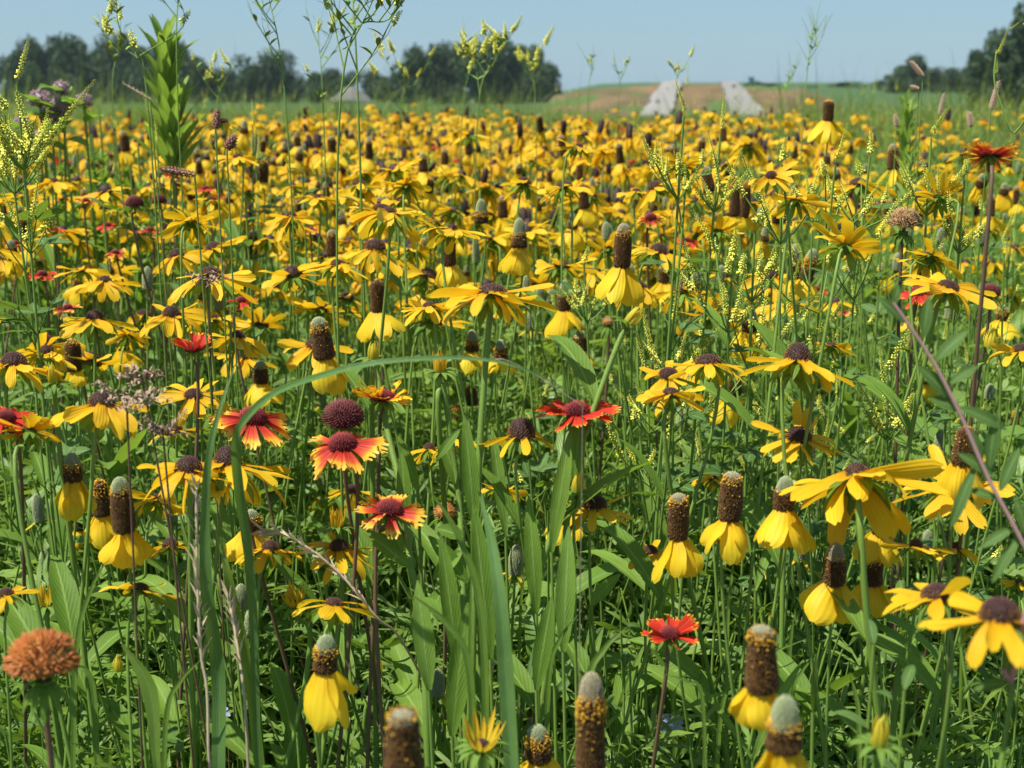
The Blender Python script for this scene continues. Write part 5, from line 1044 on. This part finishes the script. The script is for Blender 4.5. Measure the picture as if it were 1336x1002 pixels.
# ------------------------------------------------------------ labels
KN={'susan':'black-eyed susan','coneflower':'prairie coneflower','bud':'coneflower bud','opening':'opening yellow bud','blanket':'red blanket flower','seed head':'seed head','clover':'sweet clover sprig','weed':'tall weed','leafy plant':'green plant','leaf shoot':'long-leaved shoot','grass':'grass blade','dry grass':'grass stalk','seeding grass':'seeding grass','grass spike':'grass spike','chicory':'chicory flower','pink milkweed':'milkweed ball'}
GR={'susan':'black-eyed susans of the field','coneflower':'prairie coneflowers of the field','bud':'grey-green coneflower buds','opening':'half-open yellow flowers','blanket':'red blanket flowers','clover':'yellow sweet clover sprigs','weed':'tall weeds against the sky','leafy plant':'leafy green plants','leaf shoot':'shoots with long leaves','grass':'long grass blades','dry grass':'dry stalks','seeding grass':'seeding grasses','grass spike':'grass seed spikes','chicory':'pale blue chicory flowers','pink milkweed':'mauve milkweed balls','seed head':'round seed heads'}
CA={'susan':'flower','coneflower':'flower','bud':'flower bud','opening':'flower','blanket':'flower','clover':'wildflower','weed':'weed','leafy plant':'plant','leaf shoot':'plant','grass':'grass','dry grass':'dry grass','seeding grass':'grass','grass spike':'grass','chicory':'flower','pink milkweed':'flower','seed head':'seed head'}
lands=[t for t in THINGS if t['land']]; XY=np.array([proj(t['P'])[:2] for t in lands])
ORD=['','next ','third ','fourth ','fifth ','sixth ','seventh ','eighth ','ninth ','tenth ','eleventh ','twelfth ','thirteenth ','fourteenth ','fifteenth ','sixteenth ']
DIR=['right of','above and right of','straight above','above and left of','left of','below and left of','straight below','below and right of']
b={}
for t in THINGS:
    if t['label']: continue
    x,y,z=proj(t['P']); d=np.hypot(XY[:,0]-x,XY[:,1]-y); j=int(d.argmin()); dx,dy=x-XY[j,0],XY[j,1]-y; q=int(round(math.atan2(dy,dx)/(PI/4)))%8
    b.setdefault((j,q,t['kind'],t['look']),[]).append((d[j],t))
for (j,q,kd,lk),L in b.items():
    L.sort(key=lambda a:a[0])
    for i,(dd,t) in enumerate(L):
        nth='' if len(L)==1 else ('nearest ' if i==0 else ORD[min(i,15)]+('nearest ' if i!=1 else ''))
        if i==1: nth='second nearest '
        t['label']=f"{nth}{lk} {KN[kd]} {DIR[q]} the {lands[j]['land']}"
seen={}
for t in THINGS:
    s=t['label']
    if s in seen: print('DUP',s)
    seen[s]=1
    if not 4<=len(s.split())<=16: print('LEN',len(s.split()),s)
    tag(t['o'],s,CA[t['kind']],GR[t['kind']])
w=bpy.data.worlds.new('World'); sc.world=w; w.use_nodes=True; nt=w.node_tree
bg=nt.nodes['Background']; sk=nt.nodes.new('ShaderNodeTexSky'); sk.sky_type='NISHITA'; sk.sun_disc=False
SUN_EL,SUN_AZ=R(64),R(-112)      # azimuth from +Y, negative to the left
sk.sun_elevation=SUN_EL; sk.sun_rotation=SUN_AZ; sk.altitude=200; sk.air_density=1.3; sk.dust_density=.6; sk.ozone_density=2.
mx=nt.nodes.new('ShaderNodeMix'); mx.data_type='RGBA'; mx.blend_type='MULTIPLY'; mx.inputs[0].default_value=1.; nt.links.new(sk.outputs[0],mx.inputs[6]); mx.inputs[7].default_value=(.75,.85,.95,1); m2=nt.nodes.new('ShaderNodeMix'); m2.data_type='RGBA'; m2.inputs[0].default_value=.82; nt.links.new(mx.outputs[2],m2.inputs[6]); m2.inputs[7].default_value=(.78,1.42,2.02,1); nt.links.new(m2.outputs[2],bg.inputs[0]); bg.inputs[1].default_value=.12
sd=Vector((math.sin(SUN_AZ)*math.cos(SUN_EL),math.cos(SUN_AZ)*math.cos(SUN_EL),math.sin(SUN_EL)))
sl=bpy.data.lights.new('sun','SUN'); sl.energy=3.8; sl.angle=R(.53); sl.color=(1,.955,.88)
so=bpy.data.objects.new('sun',sl); COL.objects.link(so); so.rotation_euler=sd.to_track_quat('Z','Y').to_euler(); so.location=(0,0,30)
vs=sc.view_settings; vs.view_transform='Standard'; vs.look='None'; vs.exposure=1.15; vs.gamma=1; vs.use_curve_mapping=False
cy=sc.cycles; cy.max_bounces=7; cy.diffuse_bounces=4; cy.glossy_bounces=2; cy.transmission_bounces=4; cy.use_adaptive_sampling=True; cy.caustics_reflective=False; cy.caustics_refractive=False
